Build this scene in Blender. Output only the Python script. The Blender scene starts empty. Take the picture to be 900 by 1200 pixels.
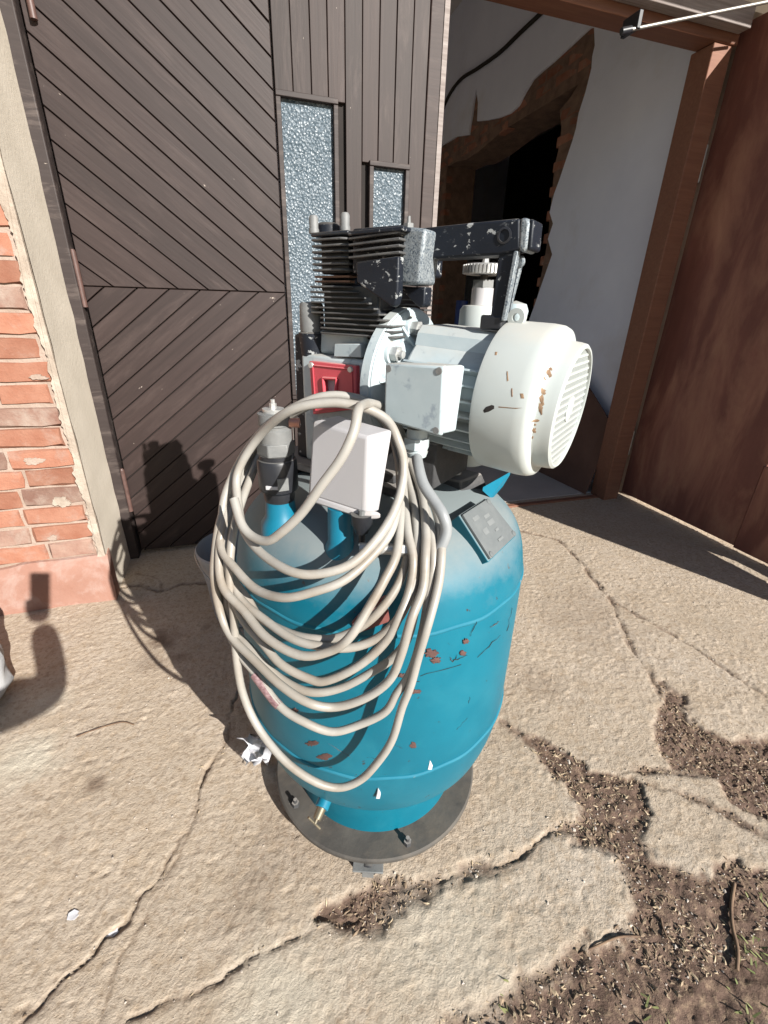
import bpy, bmesh, math, random
import numpy as np
from mathutils import Vector, Matrix, geometry
random.seed(7); rng = np.random.default_rng(7)
C = bpy.context.scene.collection
S = 1.1                      # metres per unit; one unit = camera height above the yard

# ------------------------------------------------------------------ camera, sky, sun, exposure
FPX = 533.5
PITCH, ROLL, YAW = (math.radians(a) for a in (24.4, 1.59, 18.3))
cf = np.array([math.sin(YAW)*math.cos(PITCH), math.cos(YAW)*math.cos(PITCH), -math.sin(PITCH)])
r0 = np.array([math.cos(YAW), -math.sin(YAW), 0.0]); u0 = np.cross(r0, cf)
cr = r0*math.cos(ROLL)+u0*math.sin(ROLL); cu = -r0*math.sin(ROLL)+u0*math.cos(ROLL)
cam = bpy.data.cameras.new('camera'); camo = bpy.data.objects.new('camera', cam); C.objects.link(camo)
cam.sensor_fit = 'VERTICAL'; cam.sensor_height = 36; cam.lens = 36*FPX/1200; cam.clip_start = 0.02; cam.clip_end = 500
mw = Matrix(((cr[0], cu[0], -cf[0], 0), (cr[1], cu[1], -cf[1], 0), (cr[2], cu[2], -cf[2], S), (0, 0, 0, 1)))
camo.matrix_world = mw
sc = bpy.context.scene; sc.camera = camo
SUN_AZ, SUN_EL = -23.0, 26.6          # heading of the light (clockwise from +Y) and its height
sa, se = math.radians(SUN_AZ), math.radians(SUN_EL)
sund = Vector((math.sin(sa)*math.cos(se), math.cos(sa)*math.cos(se), -math.sin(se)))
w = bpy.data.worlds.new('World'); sc.world = w; w.use_nodes = True
nt = w.node_tree; sky = nt.nodes.new('ShaderNodeTexSky'); sky.sky_type = 'NISHITA'; sky.sun_disc = False
sky.sun_elevation = se; sky.sun_rotation = math.radians(180+SUN_AZ); sky.dust_density = 0.6; sky.air_density = 1.0
bg = nt.nodes['Background']; bg.inputs['Strength'].default_value = 0.053
nt.links.new(sky.outputs[0], bg.inputs[0])
sl = bpy.data.lights.new('sun', 'SUN'); sl.energy = 5.0; sl.angle = math.radians(0.5); sl.color = (1, 0.965, 0.905)
so = bpy.data.objects.new('sun', sl); C.objects.link(so); so.rotation_euler = sund.to_track_quat('-Z', 'Y').to_euler(); so.location = (3, -6, 6)
vs = sc.view_settings; vs.view_transform = 'Standard'; vs.look = 'None'; vs.exposure = 0.98; vs.gamma = 1; vs.use_curve_mapping = False

# ------------------------------------------------------------------ measuring: photo pixel -> place
O = np.array([0, 0, 1.0])
def ray(u, v): return cr*(u-450)/FPX-cu*(v-600)/FPX+cf
def gnd(u, v, z=0.0): d = ray(u, v); return O+d*((z-1)/d[2])
def wy(u, v, Y): d = ray(u, v); return O+d*(Y/d[1])
def wx(u, v, X): d = ray(u, v); return O+d*(X/d[0])
AX = np.array([.2265, .70, 0.0])                     # axis of the tank
nv = AX[:2]/np.linalg.norm(AX[:2])
def pl(u, v, D): d = ray(u, v); return O+d*(D/(d[0]*nv[0]+d[1]*nv[1]))   # vertical plane facing the tank
ph = math.radians(142)
ma = np.array([math.sin(ph), math.cos(ph), 0]); me = np.array([math.cos(ph), -math.sin(ph), 0]); mz = np.array([0, 0, 1.0])
def L(s, o, z): return AX+ma*s+me*o+mz*z             # machine frame: along motor, across, up
def at(u, v, s=None, o=None, z=None):
    d = ray(u, v)
    if s is not None: t = (s-(O-AX)@ma)/(d@ma)
    elif o is not None: t = (o-(O-AX)@me)/(d@me)
    else: t = (z-1)/d[2]
    return O+d*t

# ------------------------------------------------------------------ mesh helpers (units, scaled by S when built)
class MB:
    def __init__(s): s.v = []; s.f = []
    def add(s, vs, fs):
        n = len(s.v); s.v += [tuple(map(float, p)) for p in vs]; s.f += [tuple(i+n for i in f) for f in fs]; return s
    def box(s, c, size, ax=((1, 0, 0), (0, 1, 0), (0, 0, 1))):
        c = np.array(c, float); ax = [np.array(a, float) for a in ax]; h = [x/2 for x in size]
        vs = [c+ax[0]*i*h[0]+ax[1]*j*h[1]+ax[2]*k*h[2] for i in (-1, 1) for j in (-1, 1) for k in (-1, 1)]
        return s.add(vs, [(0, 1, 3, 2), (4, 6, 7, 5), (0, 4, 5, 1), (2, 3, 7, 6), (0, 2, 6, 4), (1, 5, 7, 3)])
    def bb(s, a, b):
        a = np.array(a); b = np.array(b); return s.box((a+b)/2, abs(b-a))
    def prism(s, poly, off):
        n = len(poly); off = np.array(off, float); poly = [np.array(p, float) for p in poly]
        return s.add(poly+[p+off for p in poly], [tuple(range(n-1, -1, -1)), tuple(range(n, 2*n))]+[(i, (i+1) % n, (i+1) % n+n, i+n) for i in range(n)])
    def hexa(s, q0, q1):      # two quads
        return s.add(list(q0)+list(q1), [(3, 2, 1, 0), (4, 5, 6, 7), (0, 1, 5, 4), (1, 2, 6, 5), (2, 3, 7, 6), (3, 0, 4, 7)])
    def lathe(s, prof, org, ax=(0, 0, 1), seg=32, ref=None):
        ax = np.array(ax, float); ax /= np.linalg.norm(ax); org = np.array(org, float)
        ref = np.array(ref if ref is not None else ((1, 0, 0) if abs(ax[0]) < .8 else (0, 1, 0)), float)
        e1 = ref-ax*(ref@ax); e1 /= np.linalg.norm(e1); e2 = np.cross(ax, e1)
        n0 = len(s.v); rings = []
        for r, h in prof:
            if r < 1e-6: s.v.append(tuple(org+ax*h)); rings.append([len(s.v)-1])
            else:
                st = len(s.v)
                for k in range(seg):
                    t = 2*math.pi*k/seg; s.v.append(tuple(org+ax*h+(e1*math.cos(t)+e2*math.sin(t))*r))
                rings.append(list(range(st, st+seg)))
        for a, b in zip(rings, rings[1:]):
            for k in range(seg):
                k2 = (k+1) % seg
                if len(a) == 1 and len(b) == 1: continue
                if len(a) == 1: s.f.append((a[0], b[k], b[k2]))
                elif len(b) == 1: s.f.append((a[k], a[k2], b[0]))
                else: s.f.append((a[k], a[k2], b[k2], b[k]))
        return s
    def cyl(s, p, q, r, r2=None, seg=20):
        p = np.array(p, float); q = np.array(q, float); h = np.linalg.norm(q-p); r2 = r if r2 is None else r2
        return s.lathe([(0, 0), (r, 0), (r2, h), (0, h)], p, q-p, seg)
    def tube(s, pts, r, seg=10, cap=True):
        pts = [np.array(p, float) for p in pts]; n = len(pts); rr = r if hasattr(r, '__len__') else [r]*n
        T = [pts[min(i+1, n-1)]-pts[max(i-1, 0)] for i in range(n)]; T = [t/(np.linalg.norm(t)+1e-12) for t in T]
        e = np.cross(T[0], (0, 0, 1.0)); e = e if np.linalg.norm(e) > .05 else np.cross(T[0], (1.0, 0, 0)); n0 = len(s.v)
        for i in range(n):
            e = e-T[i]*(e@T[i]); e /= np.linalg.norm(e); g = np.cross(T[i], e)
            for k in range(seg):
                t = 2*math.pi*k/seg; s.v.append(tuple(pts[i]+(e*math.cos(t)+g*math.sin(t))*rr[i]))
        for i in range(n-1):
            for k in range(seg):
                a = n0+i*seg+k; b = n0+i*seg+(k+1) % seg; s.f.append((a, b, b+seg, a+seg))
        if cap:
            s.f.append(tuple(n0+k for k in range(seg-1, -1, -1))); s.f.append(tuple(n0+(n-1)*seg+k for k in range(seg)))
        return s
def catmull(P, sub=8):
    P = [np.array(p, float) for p in P]; P = [2*P[0]-P[1]]+P+[2*P[-1]-P[-2]]; out = []
    for i in range(1, len(P)-2):
        for k in range(sub):
            t = k/sub; a, b, c, d = P[i-1:i+3]
            out.append(.5*((2*b)+(-a+c)*t+(2*a-5*b+4*c-d)*t*t+(-a+3*b-3*c+d)*t**3))
    return out+[P[-2]]
WL = {}
def place(o, loc, parent):
    loc = Vector(loc)*S; WL[o] = loc; o.parent = parent
    o.location = loc-(WL[parent] if parent else Vector())
def mesh_of(name, mb, mat, smooth=None, org=(0, 0, 0)):
    me_ = bpy.data.meshes.new(name); org = np.array(org, float)
    me_.from_pydata([tuple((np.array(p)-org)*S) for p in mb.v], [], mb.f); me_.update()
    bm = bmesh.new(); bm.from_mesh(me_); bmesh.ops.recalc_face_normals(bm, faces=bm.faces); bm.to_mesh(me_); bm.free()
    if smooth: me_.shade_smooth(); me_.set_sharp_from_angle(angle=math.radians(smooth))
    if mat: me_.materials.append(mat)
    return me_
def obj(name, mb, mat, parent=None, org=None, smooth=None, bevel=0, seg=2, kind=None):
    if org is None: org = np.mean(np.array(mb.v), 0)
    o = bpy.data.objects.new(name, mesh_of(name, mb, mat, smooth, org)); C.objects.link(o); place(o, org, parent)
    if bevel:
        b = o.modifiers.new('bevel', 'BEVEL'); b.width = bevel*S; b.segments = seg; b.limit_method = 'ANGLE'; b.angle_limit = math.radians(40); b.harden_normals = False
        o.data.shade_smooth(); o.data.set_sharp_from_angle(angle=math.radians(50))
    if kind: o['kind'] = kind
    return o
def link_mesh(name, me_, loc, parent, rot=None):
    o = bpy.data.objects.new(name, me_); C.objects.link(o); place(o, loc, parent)
    if rot: o.rotation_euler = rot
    return o
def tag(o, label=None, cat=None, group=None, kind=None):
    if label: o['label'] = label
    if cat: o['category'] = cat
    if group: o['group'] = group
    if kind: o['kind'] = kind
    return o
def empty(name, loc, label, cat, group=None):
    o = bpy.data.objects.new(name, None); C.objects.link(o); o.empty_display_size = .1; place(o, loc, None); return tag(o, label, cat, group)

# ------------------------------------------------------------------ materials
def nodes(name):
    m = bpy.data.materials.new(name); m.use_nodes = True; t = m.node_tree; return m, t, t.nodes['Principled BSDF']
def N(t, typ, **k):
    n = t.nodes.new(typ)
    for a, b in k.items():
        if a in n.inputs: n.inputs[a].default_value = b
        else: setattr(n, a, b)
    return n
def ramp(t, fac, stops, interp='LINEAR'):
    r = t.nodes.new('ShaderNodeValToRGB'); r.color_ramp.interpolation = interp; e = r.color_ramp.elements
    while len(e) < len(stops): e.new(.5)
    for x, (p, c) in zip(e, stops): x.position = p; x.color = (*c, 1) if len(c) == 3 else c
    t.links.new(fac, r.inputs[0]); return r.outputs[0]
def mix(t, fac, a, b, typ='MIX'):
    m = t.nodes.new('ShaderNodeMix'); m.data_type = 'RGBA'; m.blend_type = typ
    for i, x in ((0, fac), (6, a), (7, b)):
        if isinstance(x, (int, float)): m.inputs[i].default_value = x
        elif isinstance(x, tuple): m.inputs[i].default_value = (*x, 1)
        else: t.links.new(x, m.inputs[i])
    return m.outputs[2]
def coords(t, stretch=(1, 1, 1), rnd=True):
    tc = t.nodes.new('ShaderNodeTexCoord'); mp = t.nodes.new('ShaderNodeMapping'); mp.inputs['Scale'].default_value = stretch
    t.links.new(tc.outputs['Object'], mp.inputs[0])
    if rnd:
        oi = t.nodes.new('ShaderNodeObjectInfo'); mu = t.nodes.new('ShaderNodeMath'); mu.operation = 'MULTIPLY'; mu.inputs[1].default_value = 37
        t.links.new(oi.outputs['Random'], mu.inputs[0]); t.links.new(mu.outputs[0], mp.inputs['Location'])
    return mp.outputs[0]
def noise(t, vec, scale, detail=5, rough=.6, dist=0):
    n = N(t, 'ShaderNodeTexNoise', Scale=scale, Detail=detail, Roughness=rough, Distortion=dist); t.links.new(vec, n.inputs['Vector']); return n.outputs[0]
def bump(t, h, strength, dist, prev=None):
    b = N(t, 'ShaderNodeBump', Strength=strength, Distance=dist); t.links.new(h, b.inputs['Height'])
    if prev: t.links.new(prev, b.inputs['Normal'])
    return b.outputs[0]
def mat(name, c1, c2, scale=8, rough=.6, metal=0, stretch=(1, 1, 1), bmp=0, bscale=60, bdist=.002, chips=None, dust=None, rnd=True, spec=.5, dirt=None, tint=0, coat=0):
    m, t, p = nodes(name); v = coords(t, stretch, rnd)
    col = ramp(t, noise(t, v, scale), [(.3, c1), (.7, c2)])
    rgh = None
    if tint:
        oi = t.nodes.new('ShaderNodeObjectInfo'); hs = N(t, 'ShaderNodeHueSaturation')
        mr = N(t, 'ShaderNodeMapRange'); mr.inputs[3].default_value = 1-tint; mr.inputs[4].default_value = 1+tint
        t.links.new(oi.outputs['Random'], mr.inputs[0]); t.links.new(mr.outputs[0], hs.inputs['Value']); t.links.new(col, hs.inputs['Color']); col = hs.outputs[0]
    if dirt:      # (colour, scale, lo, hi, amount)
        f = ramp(t, noise(t, v, dirt[1], 7, .65, .4), [(dirt[2], (0, 0, 0)), (dirt[3], (dirt[4],)*3)]); col = mix(t, f, col, dirt[0])
    if chips:     # (colour, scale, threshold, soft)
        f = ramp(t, noise(t, v, chips[1], 6, .62, .3), [(chips[2], (0, 0, 0)), (chips[2]+chips[3], (1, 1, 1))]); col = mix(t, f, col, chips[0])
        bumpin = f
    if dust:      # (colour, lo, hi, amount): settles on faces that look up
        g = t.nodes.new('ShaderNodeNewGeometry'); sx = t.nodes.new('ShaderNodeSeparateXYZ'); t.links.new(g.outputs['Normal'], sx.inputs[0])
        ad = t.nodes.new('ShaderNodeMath'); ad.operation = 'MULTIPLY_ADD'; ad.inputs[1].default_value = .8; t.links.new(noise(t, v, 9, 6, .7), ad.inputs[0])
        su = t.nodes.new('ShaderNodeMath'); su.operation = 'SUBTRACT'; su.inputs[1].default_value = .40; t.links.new(sx.outputs[2], su.inputs[0]); t.links.new(su.outputs[0], ad.inputs[2])
        f = ramp(t, ad.outputs[0], [(dust[1], (0, 0, 0)), (dust[2], (dust[3],)*3)]); col = mix(t, f, col, dust[0])
        rr = t.nodes.new('ShaderNodeMapRange'); rr.inputs[3].default_value = rough; rr.inputs[4].default_value = .9; t.links.new(f, rr.inputs[0]); rgh = rr.outputs[0]
    t.links.new(col, p.inputs['Base Color']); p.inputs['Roughness'].default_value = rough; p.inputs['Metallic'].default_value = metal
    if rgh: t.links.new(rgh, p.inputs['Roughness'])
    p.inputs['Specular IOR Level'].default_value = spec; p.inputs['Coat Weight'].default_value = coat
    nrm = None
    if bmp: nrm = bump(t, noise(t, v, bscale, 6, .65), bmp, bdist)
    if chips: nrm = bump(t, bumpin, -.5, .0006, nrm)
    if nrm: t.links.new(nrm, p.inputs['Normal'])
    return m
M = {}
M['brick'] = mat('brick', (.245, .100, .062), (.31, .155, .105), 14, .9, bmp=.8, bscale=70, bdist=.004, tint=.22, dirt=((.32, .235, .195), 11, .54, .70, .6), spec=.2)
M['brick2'] = mat('brick_dull', (.20, .108, .082), (.275, .185, .145), 14, .92, bmp=.8, bscale=70, bdist=.004, tint=.25, dirt=((.33, .265, .22), 9, .5, .66, .7), spec=.2)
M['mortar'] = mat('mortar', (.285, .215, .17), (.37, .29, .24), 18, .95, bmp=1, bscale=90, bdist=.004, spec=.15)
M['plinth'] = mat('plinth_render', (.255, .130, .095), (.31, .18, .14), 6, .93, bmp=.6, bscale=55, bdist=.003, dirt=((.38, .29, .255), 6, .5, .66, .7), spec=.2)
M['plaster'] = mat('old_plaster', (.50, .445, .365), (.58, .52, .435), 5, .92, bmp=.5, bscale=70, bdist=.003, spec=.2)
M['whiteplaster'] = mat('crumbly_plaster', (.27, .215, .17), (.43, .37, .305), 14, .95, bmp=.9, bscale=55, bdist=.005, spec=.15)
M['wall_in'] = mat('sky_tinted_lime_wash', (.70, .72, .82), (.77, .79, .88), 2.5, .93, bmp=.35, bscale=30, bdist=.004, dirt=((.50, .44, .38), 1.3, .55, .8, .45), spec=.2, rnd=False)  # white wall; bluish tint of the skylight put into the base colour
M['ceil'] = mat('ceiling_wash', (.58, .54, .52), (.64, .6, .58), 3, .95, spec=.1)
M['dark'] = mat('near_black', (.03, .025, .022), (.05, .045, .04), 4, .95, spec=.1)
def wood(name, a, b, rough=.6, wear=None, tint=.15, wa=.45):
    m, t, p = nodes(name); v = coords(t, (1, 22, 22)); g = noise(t, v, 4, 8, .6, .5)
    col = ramp(t, g, [(.2, a), (.8, b)])
    oi = t.nodes.new('ShaderNodeObjectInfo'); hs = N(t, 'ShaderNodeHueSaturation'); mr = N(t, 'ShaderNodeMapRange'); mr.inputs[3].default_value = 1-tint; mr.inputs[4].default_value = 1+tint
    t.links.new(oi.outputs['Random'], mr.inputs[0]); t.links.new(mr.outputs[0], hs.inputs['Value']); t.links.new(col, hs.inputs['Color']); col = hs.outputs[0]
    if wear:
        v2 = coords(t, (.9, 5, 5)); f = ramp(t, noise(t, v2, 4, 8, .72, .5), [(.52, (0, 0, 0)), (.74, (wa,)*3)]); col = mix(t, f, col, wear)
        v3 = coords(t, (1, 3, 3)); f = ramp(t, noise(t, v3, 22, 4, .6), [(.735, (0, 0, 0)), (.75, (.8,)*3)]); col = mix(t, f, col, (.42, .36, .31))
    t.links.new(col, p.inputs['Base Color']); p.inputs['Roughness'].default_value = rough; p.inputs['Specular IOR Level'].default_value = .35
    b1 = bump(t, g, .35, .0015); t.links.new(b1, p.inputs['Normal']); return m
M['plank'] = wood('stained_plank', (.0190, .0108, .0094), (.0335, .0205, .0180), .56, (.072, .050, .044))
M['plank_v'] = wood('weathered_plank', (.0185, .0108, .0092), (.034, .0210, .0180), .6, (.095, .070, .062), .25, .5)
M['postwood'] = wood('door_post', (.025, .0175, .016), (.038, .028, .026), .6, (.2, .16, .14), .05)
M['greywood'] = wood('grey_edge_board', (.14, .11, .10), (.34, .30, .28), .75, (.5, .47, .45), .1)
M['redwood'] = wood('red_brown_frame', (.14, .06, .038), (.22, .10, .06), .6, (.24, .13, .08), .05)
M['leaf'] = mat('red_brown_board', (.14, .050, .037), (.24, .092, .066), 3, .62, stretch=(1, 2.2, .6), bmp=.15, bscale=40, dirt=((.44, .23, .145), 3, .44, .72, .7), rnd=False)
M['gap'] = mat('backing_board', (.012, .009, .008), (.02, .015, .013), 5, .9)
M['concrete_in'] = mat('garage_floor', (.40, .36, .33), (.48, .44, .40), 4, .92, bmp=.4, spec=.2)
M['teal'] = mat('teal_paint', (.001, .092, .140), (.002, .130, .190), 4, .46, spec=.35, bmp=.12, bscale=22, chips=((.035, .035, .04), 62, .685, .012), dust=((.20, .222, .222), .22, .84, .9), dirt=((.012, .145, .20), 10, .5, .75, .6), rnd=False)
M['teal_seam'] = mat('teal_weld', (.006, .125, .19), (.03, .165, .225), 9, .65, spec=.2, rnd=False, chips=((.16, .2, .21), 20, .66, .03))
M['teal_plain'] = mat('teal_fitting_paint', (.002, .11, .18), (.004, .15, .235), 6, .42, chips=((.35, .38, .38), 30, .70, .03))
M['white'] = mat('cream_machine_paint', (.40, .43, .42), (.445, .475, .46), 5, .36, bmp=.05, bscale=60, chips=((.20, .12, .06), 17, .725, .012), dirt=((.42, .40, .34), 6, .55, .8, .4), dust=((.50, .46, .40), .75, 1.1, .5))
M['white2'] = mat('pale_grey_machine_paint', (.33, .395, .42), (.385, .45, .47), 8, .48, bmp=.1, bscale=70, chips=((.25, .30, .34), 34, .575, .08), dirt=((.46, .505, .51), 9, .45, .65, .6), dust=((.40, .36, .31), .6, 1.05, .7))
M['black'] = mat('worn_black_paint', (.005, .007, .012), (.010, .013, .020), 9, .5, spec=.3, stretch=(1, 1, 1.6), bmp=.25, bscale=70, chips=((.30, .31, .31), 48, .615, .02), dust=((.25, .23, .2), .75, 1.1, .45), dirt=((.20, .21, .215), 70, .62, .72, .6))
M['fin'] = mat('black_cast_fin', (.010, .012, .016), (.022, .026, .032), 20, .36, bmp=.3, bscale=90, chips=((.30, .28, .25), 40, .66, .05), dust=((.20, .17, .14), .75, 1.1, .5))
M['fintip'] = mat('lit_dusty_fin', (.045, .046, .048), (.10, .098, .094), 30, .5, bmp=.3, bscale=90, chips=((.30, .28, .26), 40, .64, .05))  # paler than the cores: dust, with caught light put into the colour
M['gasket'] = mat('rusty_gasket', (.10, .05, .03), (.2, .11, .07), 20, .7)
M['silver'] = mat('bare_scuffed_casting', (.14, .165, .185), (.30, .325, .335), 200, .5, .2, bmp=.4, bscale=250, chips=((.06, .08, .105), 420, .52, .08))
M['red'] = mat('red_paint', (.44, .045, .065), (.55, .075, .095), 10, .42, bmp=.25, bscale=180, bdist=.001, chips=((.62, .45, .43), 34, .68, .03), dust=((.42, .30, .27), .5, 1.0, .7))
M['zinc'] = mat('zinc_metal', (.42, .42, .41), (.6, .6, .58), 30, .42, .6, bmp=.2, bscale=120)
M['rod'] = mat('dull_zinc_rod', (.30, .28, .25), (.42, .40, .36), 30, .45, .7)
M['greymetal'] = mat('dusty_grey_casting', (.12, .125, .125), (.20, .20, .195), 20, .6, .1, bmp=.4, bscale=90)
M['rubber'] = mat('black_plastic', (.012, .013, .016), (.022, .023, .028), 20, .42, dust=((.25, .24, .22), .6, 1.1, .4))
M['darkcast'] = mat('dusty_black_casting', (.028, .028, .03), (.05, .05, .052), 30, .75, bmp=.5, bscale=120, dust=((.27, .25, .23), .35, .95, .8))
M['plate'] = mat('rusty_base_plate', (.045, .041, .037), (.090, .081, .070), 12, .8, bmp=.5, bscale=60, dirt=((.13, .105, .08), 10, .5, .7, .6), chips=((.40, .36, .30), 28, .70, .03))
M['cable'] = mat('beige_cable_sheath', (.275, .26, .235), (.35, .335, .305), 9, .42, bmp=.04, bscale=40, dirt=((.20, .155, .11), 4, .47, .66, .75), rnd=False, chips=((.22, .17, .12), 60, .73, .02))
M['cablegrey'] = mat('grey_cable_sheath', (.19, .20, .205), (.25, .26, .265), 14, .45)
M['tape'] = mat('red_white_tape', (.085, .03, .035), (.30, .20, .20), 120, .5, stretch=(1, 1, 2.5))
M['ivory'] = mat('ivory_plastic', (.395, .385, .395), (.44, .43, .435), 4, .42, bmp=.04, bscale=60, dirt=((.40, .31, .23), 7, .55, .75, .5))
M['brass'] = mat('brass', (.17, .15, .11), (.26, .22, .155), 30, .45, .7)
M['copper'] = mat('copper_pink', (.62, .30, .22), (.7, .4, .3), 30, .4, .5)
M['platemetal'] = mat('dusty_nameplate', (.095, .106, .110), (.125, .136, .138), 18, .7, bmp=.1, bscale=150, dirt=((.16, .17, .17), 20, .5, .7, .5))
M['bucket'] = mat('grey_bucket_plastic', (.20, .215, .23), (.27, .28, .29), 6, .55, dirt=((.35, .31, .27), 8, .5, .75, .6))
M['sack'] = mat('white_woven_sack', (.33, .33, .34), (.42, .42, .42), 20, .6, bmp=.5, bscale=160)
M['paper'] = mat('white_rag', (.5, .5, .53), (.6, .6, .62), 8, .7, dirt=((.3, .28, .27), 14, .55, .7, .7))
M['cardboard'] = mat('brown_hardboard', (.10, .048, .032), (.15, .075, .05), 4, .75)
M['blue'] = mat('blue_paint', (.008, .02, .10), (.012, .03, .14), 6, .5)
M['twig'] = mat('twig_bark', (.10, .06, .04), (.2, .13, .08), 30, .9)
M['straw'] = mat('straw', (.26, .19, .12), (.50, .40, .27), 40, .85, rnd=False)
M['chip'] = mat('wood_litter', (.11, .072, .048), (.32, .235, .155), 60, .9, rnd=False)
M['stone'] = mat('grit', (.34, .29, .24), (.52, .46, .40), 60, .95, rnd=False)
M['grass'] = mat('grass', (.09, .12, .03), (.22, .21, .09), 40, .8, rnd=False)
M['skin'] = mat('skin', (.48, .28, .2), (.52, .32, .24), 10, .5)
M['cloth'] = mat('work_jacket', (.05, .06, .08), (.07, .08, .1), 20, .9)
M['trouser'] = mat('work_trousers', (.03, .035, .05), (.05, .05, .07), 20, .9)
M['hair'] = mat('dark_hair', (.02, .015, .01), (.04, .03, .02), 30, .7)
def glass_mat():      # rolled, hammered cathedral glass, its sparkle put into the colour as pale specks
    m, t, p = nodes('hammered_glass'); v = coords(t, rnd=False)
    vo = N(t, 'ShaderNodeTexVoronoi', Scale=95.0); t.links.new(v, vo.inputs['Vector'])
    n = noise(t, v, 130, 3, .7); n2 = noise(t, v, 4, 3)
    col = ramp(t, n, [(.36, (.030, .046, .060)), (.55, (.072, .096, .116)), (.72, (.21, .245, .28))])
    col = mix(t, .35, col, ramp(t, n2, [(.3, (.06, .09, .11)), (.7, (.13, .165, .195))]))
    t.links.new(col, p.inputs['Base Color']); p.inputs['Roughness'].default_value = .28; p.inputs['Specular IOR Level'].default_value = .35
    b = bump(t, vo.outputs['Distance'], .8, .005); b = bump(t, n, .5, .003, b); t.links.new(b, p.inputs['Normal']); return m
M['glass'] = glass_mat()
M['hinge'] = mat('painted_hinge', (.065, .036, .030), (.11, .06, .05), 40, .5, bmp=.2)

# ------------------------------------------------------------------ ground: one sheet, cracked concrete and trodden soil
def vnoise(x, y, cell, seed):
    r = np.random.default_rng(seed); G = r.random((257, 257)); fx = x/cell; fy = y/cell
    ix = np.floor(fx).astype(int); iy = np.floor(fy).astype(int); tx = fx-ix; ty = fy-iy; tx = tx*tx*(3-2*tx); ty = ty*ty*(3-2*ty)
    g = lambda i, j: G[i % 257, j % 257]
    return (g(ix, iy)*(1-tx)+g(ix+1, iy)*tx)*(1-ty)+(g(ix, iy+1)*(1-tx)+g(ix+1, iy+1)*tx)*ty
def fbm(x, y, cell, seed, octv=4):
    s = 0; a = 1; n = 0
    for k in range(octv): s = s+a*vnoise(x, y, cell/2**k, seed+k); n += a; a *= .55
    return s/n-.5
def px2g(poly): return np.array([gnd(*p)[:2] for p in poly])
CR = [  # pixel polylines of cracks, half width, depth, soil filled
 ([(284, 795), (272, 835), (265, 868), (240, 905), (232, 935), (225, 965), (200, 1000), (185, 1030), (160, 1050), (150, 1075), (125, 1095), (95, 1130), (60, 1165), (15, 1208)], .0038, .016, .25),
 ([(225, 965), (205, 1008), (190, 1040), (178, 1055), (165, 1050)], .0022, .008, .1),
 ([(178, 1055), (160, 1085), (140, 1110), (130, 1150), (118, 1200)], .0018, .005, .1),
 ([(140, 1200), (185, 1178), (250, 1150), (290, 1125), (330, 1110), (370, 1092), (420, 1078)], .0028, .010, .15),
 ([(400, 1085), (450, 1068), (505, 1038), (530, 1024), (590, 1012), (630, 987), (672, 968), (692, 958)], .0055, .011, .9),
 ([(590, 845), (604, 855), (620, 866), (650, 884), (680, 905), (700, 930)], .006, .011, .9),
 ([(612, 622), (655, 632), (672, 650), (690, 672), (715, 703), (730, 735), (745, 770), (768, 800), (790, 835), (810, 870), (830, 900)], .004, .009, .6),
 ([(715, 703), (750, 722), (790, 745), (850, 785), (905, 820)], .0032, .011, .5),
 ([(725, 908), (760, 902), (800, 904), (850, 902), (905, 885)], .004, .014, .8),
 ([(740, 912), (790, 930), (840, 945), (905, 985)], .004, .010, .8),
 ([(132, 690), (165, 686), (192, 692), (215, 684), (250, 683), (300, 680)], .004, .012, .5),
 ([(192, 692), (188, 676), (160, 672)], .002, .006, .2),
 ([(880, 870), (890, 900), (905, 935)], .010, .012, .8),
 ([(735, 1090), (690, 1108), (640, 1148), (590, 1165), (530, 1200)], .004, .010, .8),
]
SOIL = [[(618, 860), (655, 878), (690, 900), (742, 912), (752, 945), (765, 1000), (806, 1022), (1040, 1008), (1040, 1215), (505, 1215), (560, 1172), (618, 1148), (642, 1152), (690, 1108), (737, 1092), (742, 1055), (724, 1002), (676, 984), (684, 960), (672, 930), (640, 895)],
        [(766, 840), (775, 800), (800, 815), (815, 850), (850, 862), (1040, 872), (1040, 990), (870, 950), (840, 908), (790, 902), (770, 880)],
        [(402, 1090), (372, 1075), (400, 1050), (440, 1030), (500, 1022), (520, 1030), (492, 1052), (450, 1078)]]
CRG = [(px2g(p), a, b, c) for p, a, b, c in CR]; SOILG = [px2g(p) for p in SOIL]
def pdist(x, y, P):
    best = np.full(x.shape, 9.0)
    for a, b in zip(P, P[1:]):
        d = b-a; t = np.clip(((x-a[0])*d[0]+(y-a[1])*d[1])/(d@d), 0, 1); best = np.minimum(best, np.hypot(x-a[0]-d[0]*t, y-a[1]-d[1]*t))
    return best
def pin(x, y, P):
    c = np.zeros(x.shape, bool); Q = np.roll(P, -1, 0)
    for a, b in zip(P, Q):
        if a[1] == b[1]: continue
        k = ((a[1] > y) != (b[1] > y)) & (x < (b[0]-a[0])*(y-a[1])/(b[1]-a[1])+a[0]); c ^= k
    return c
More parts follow.
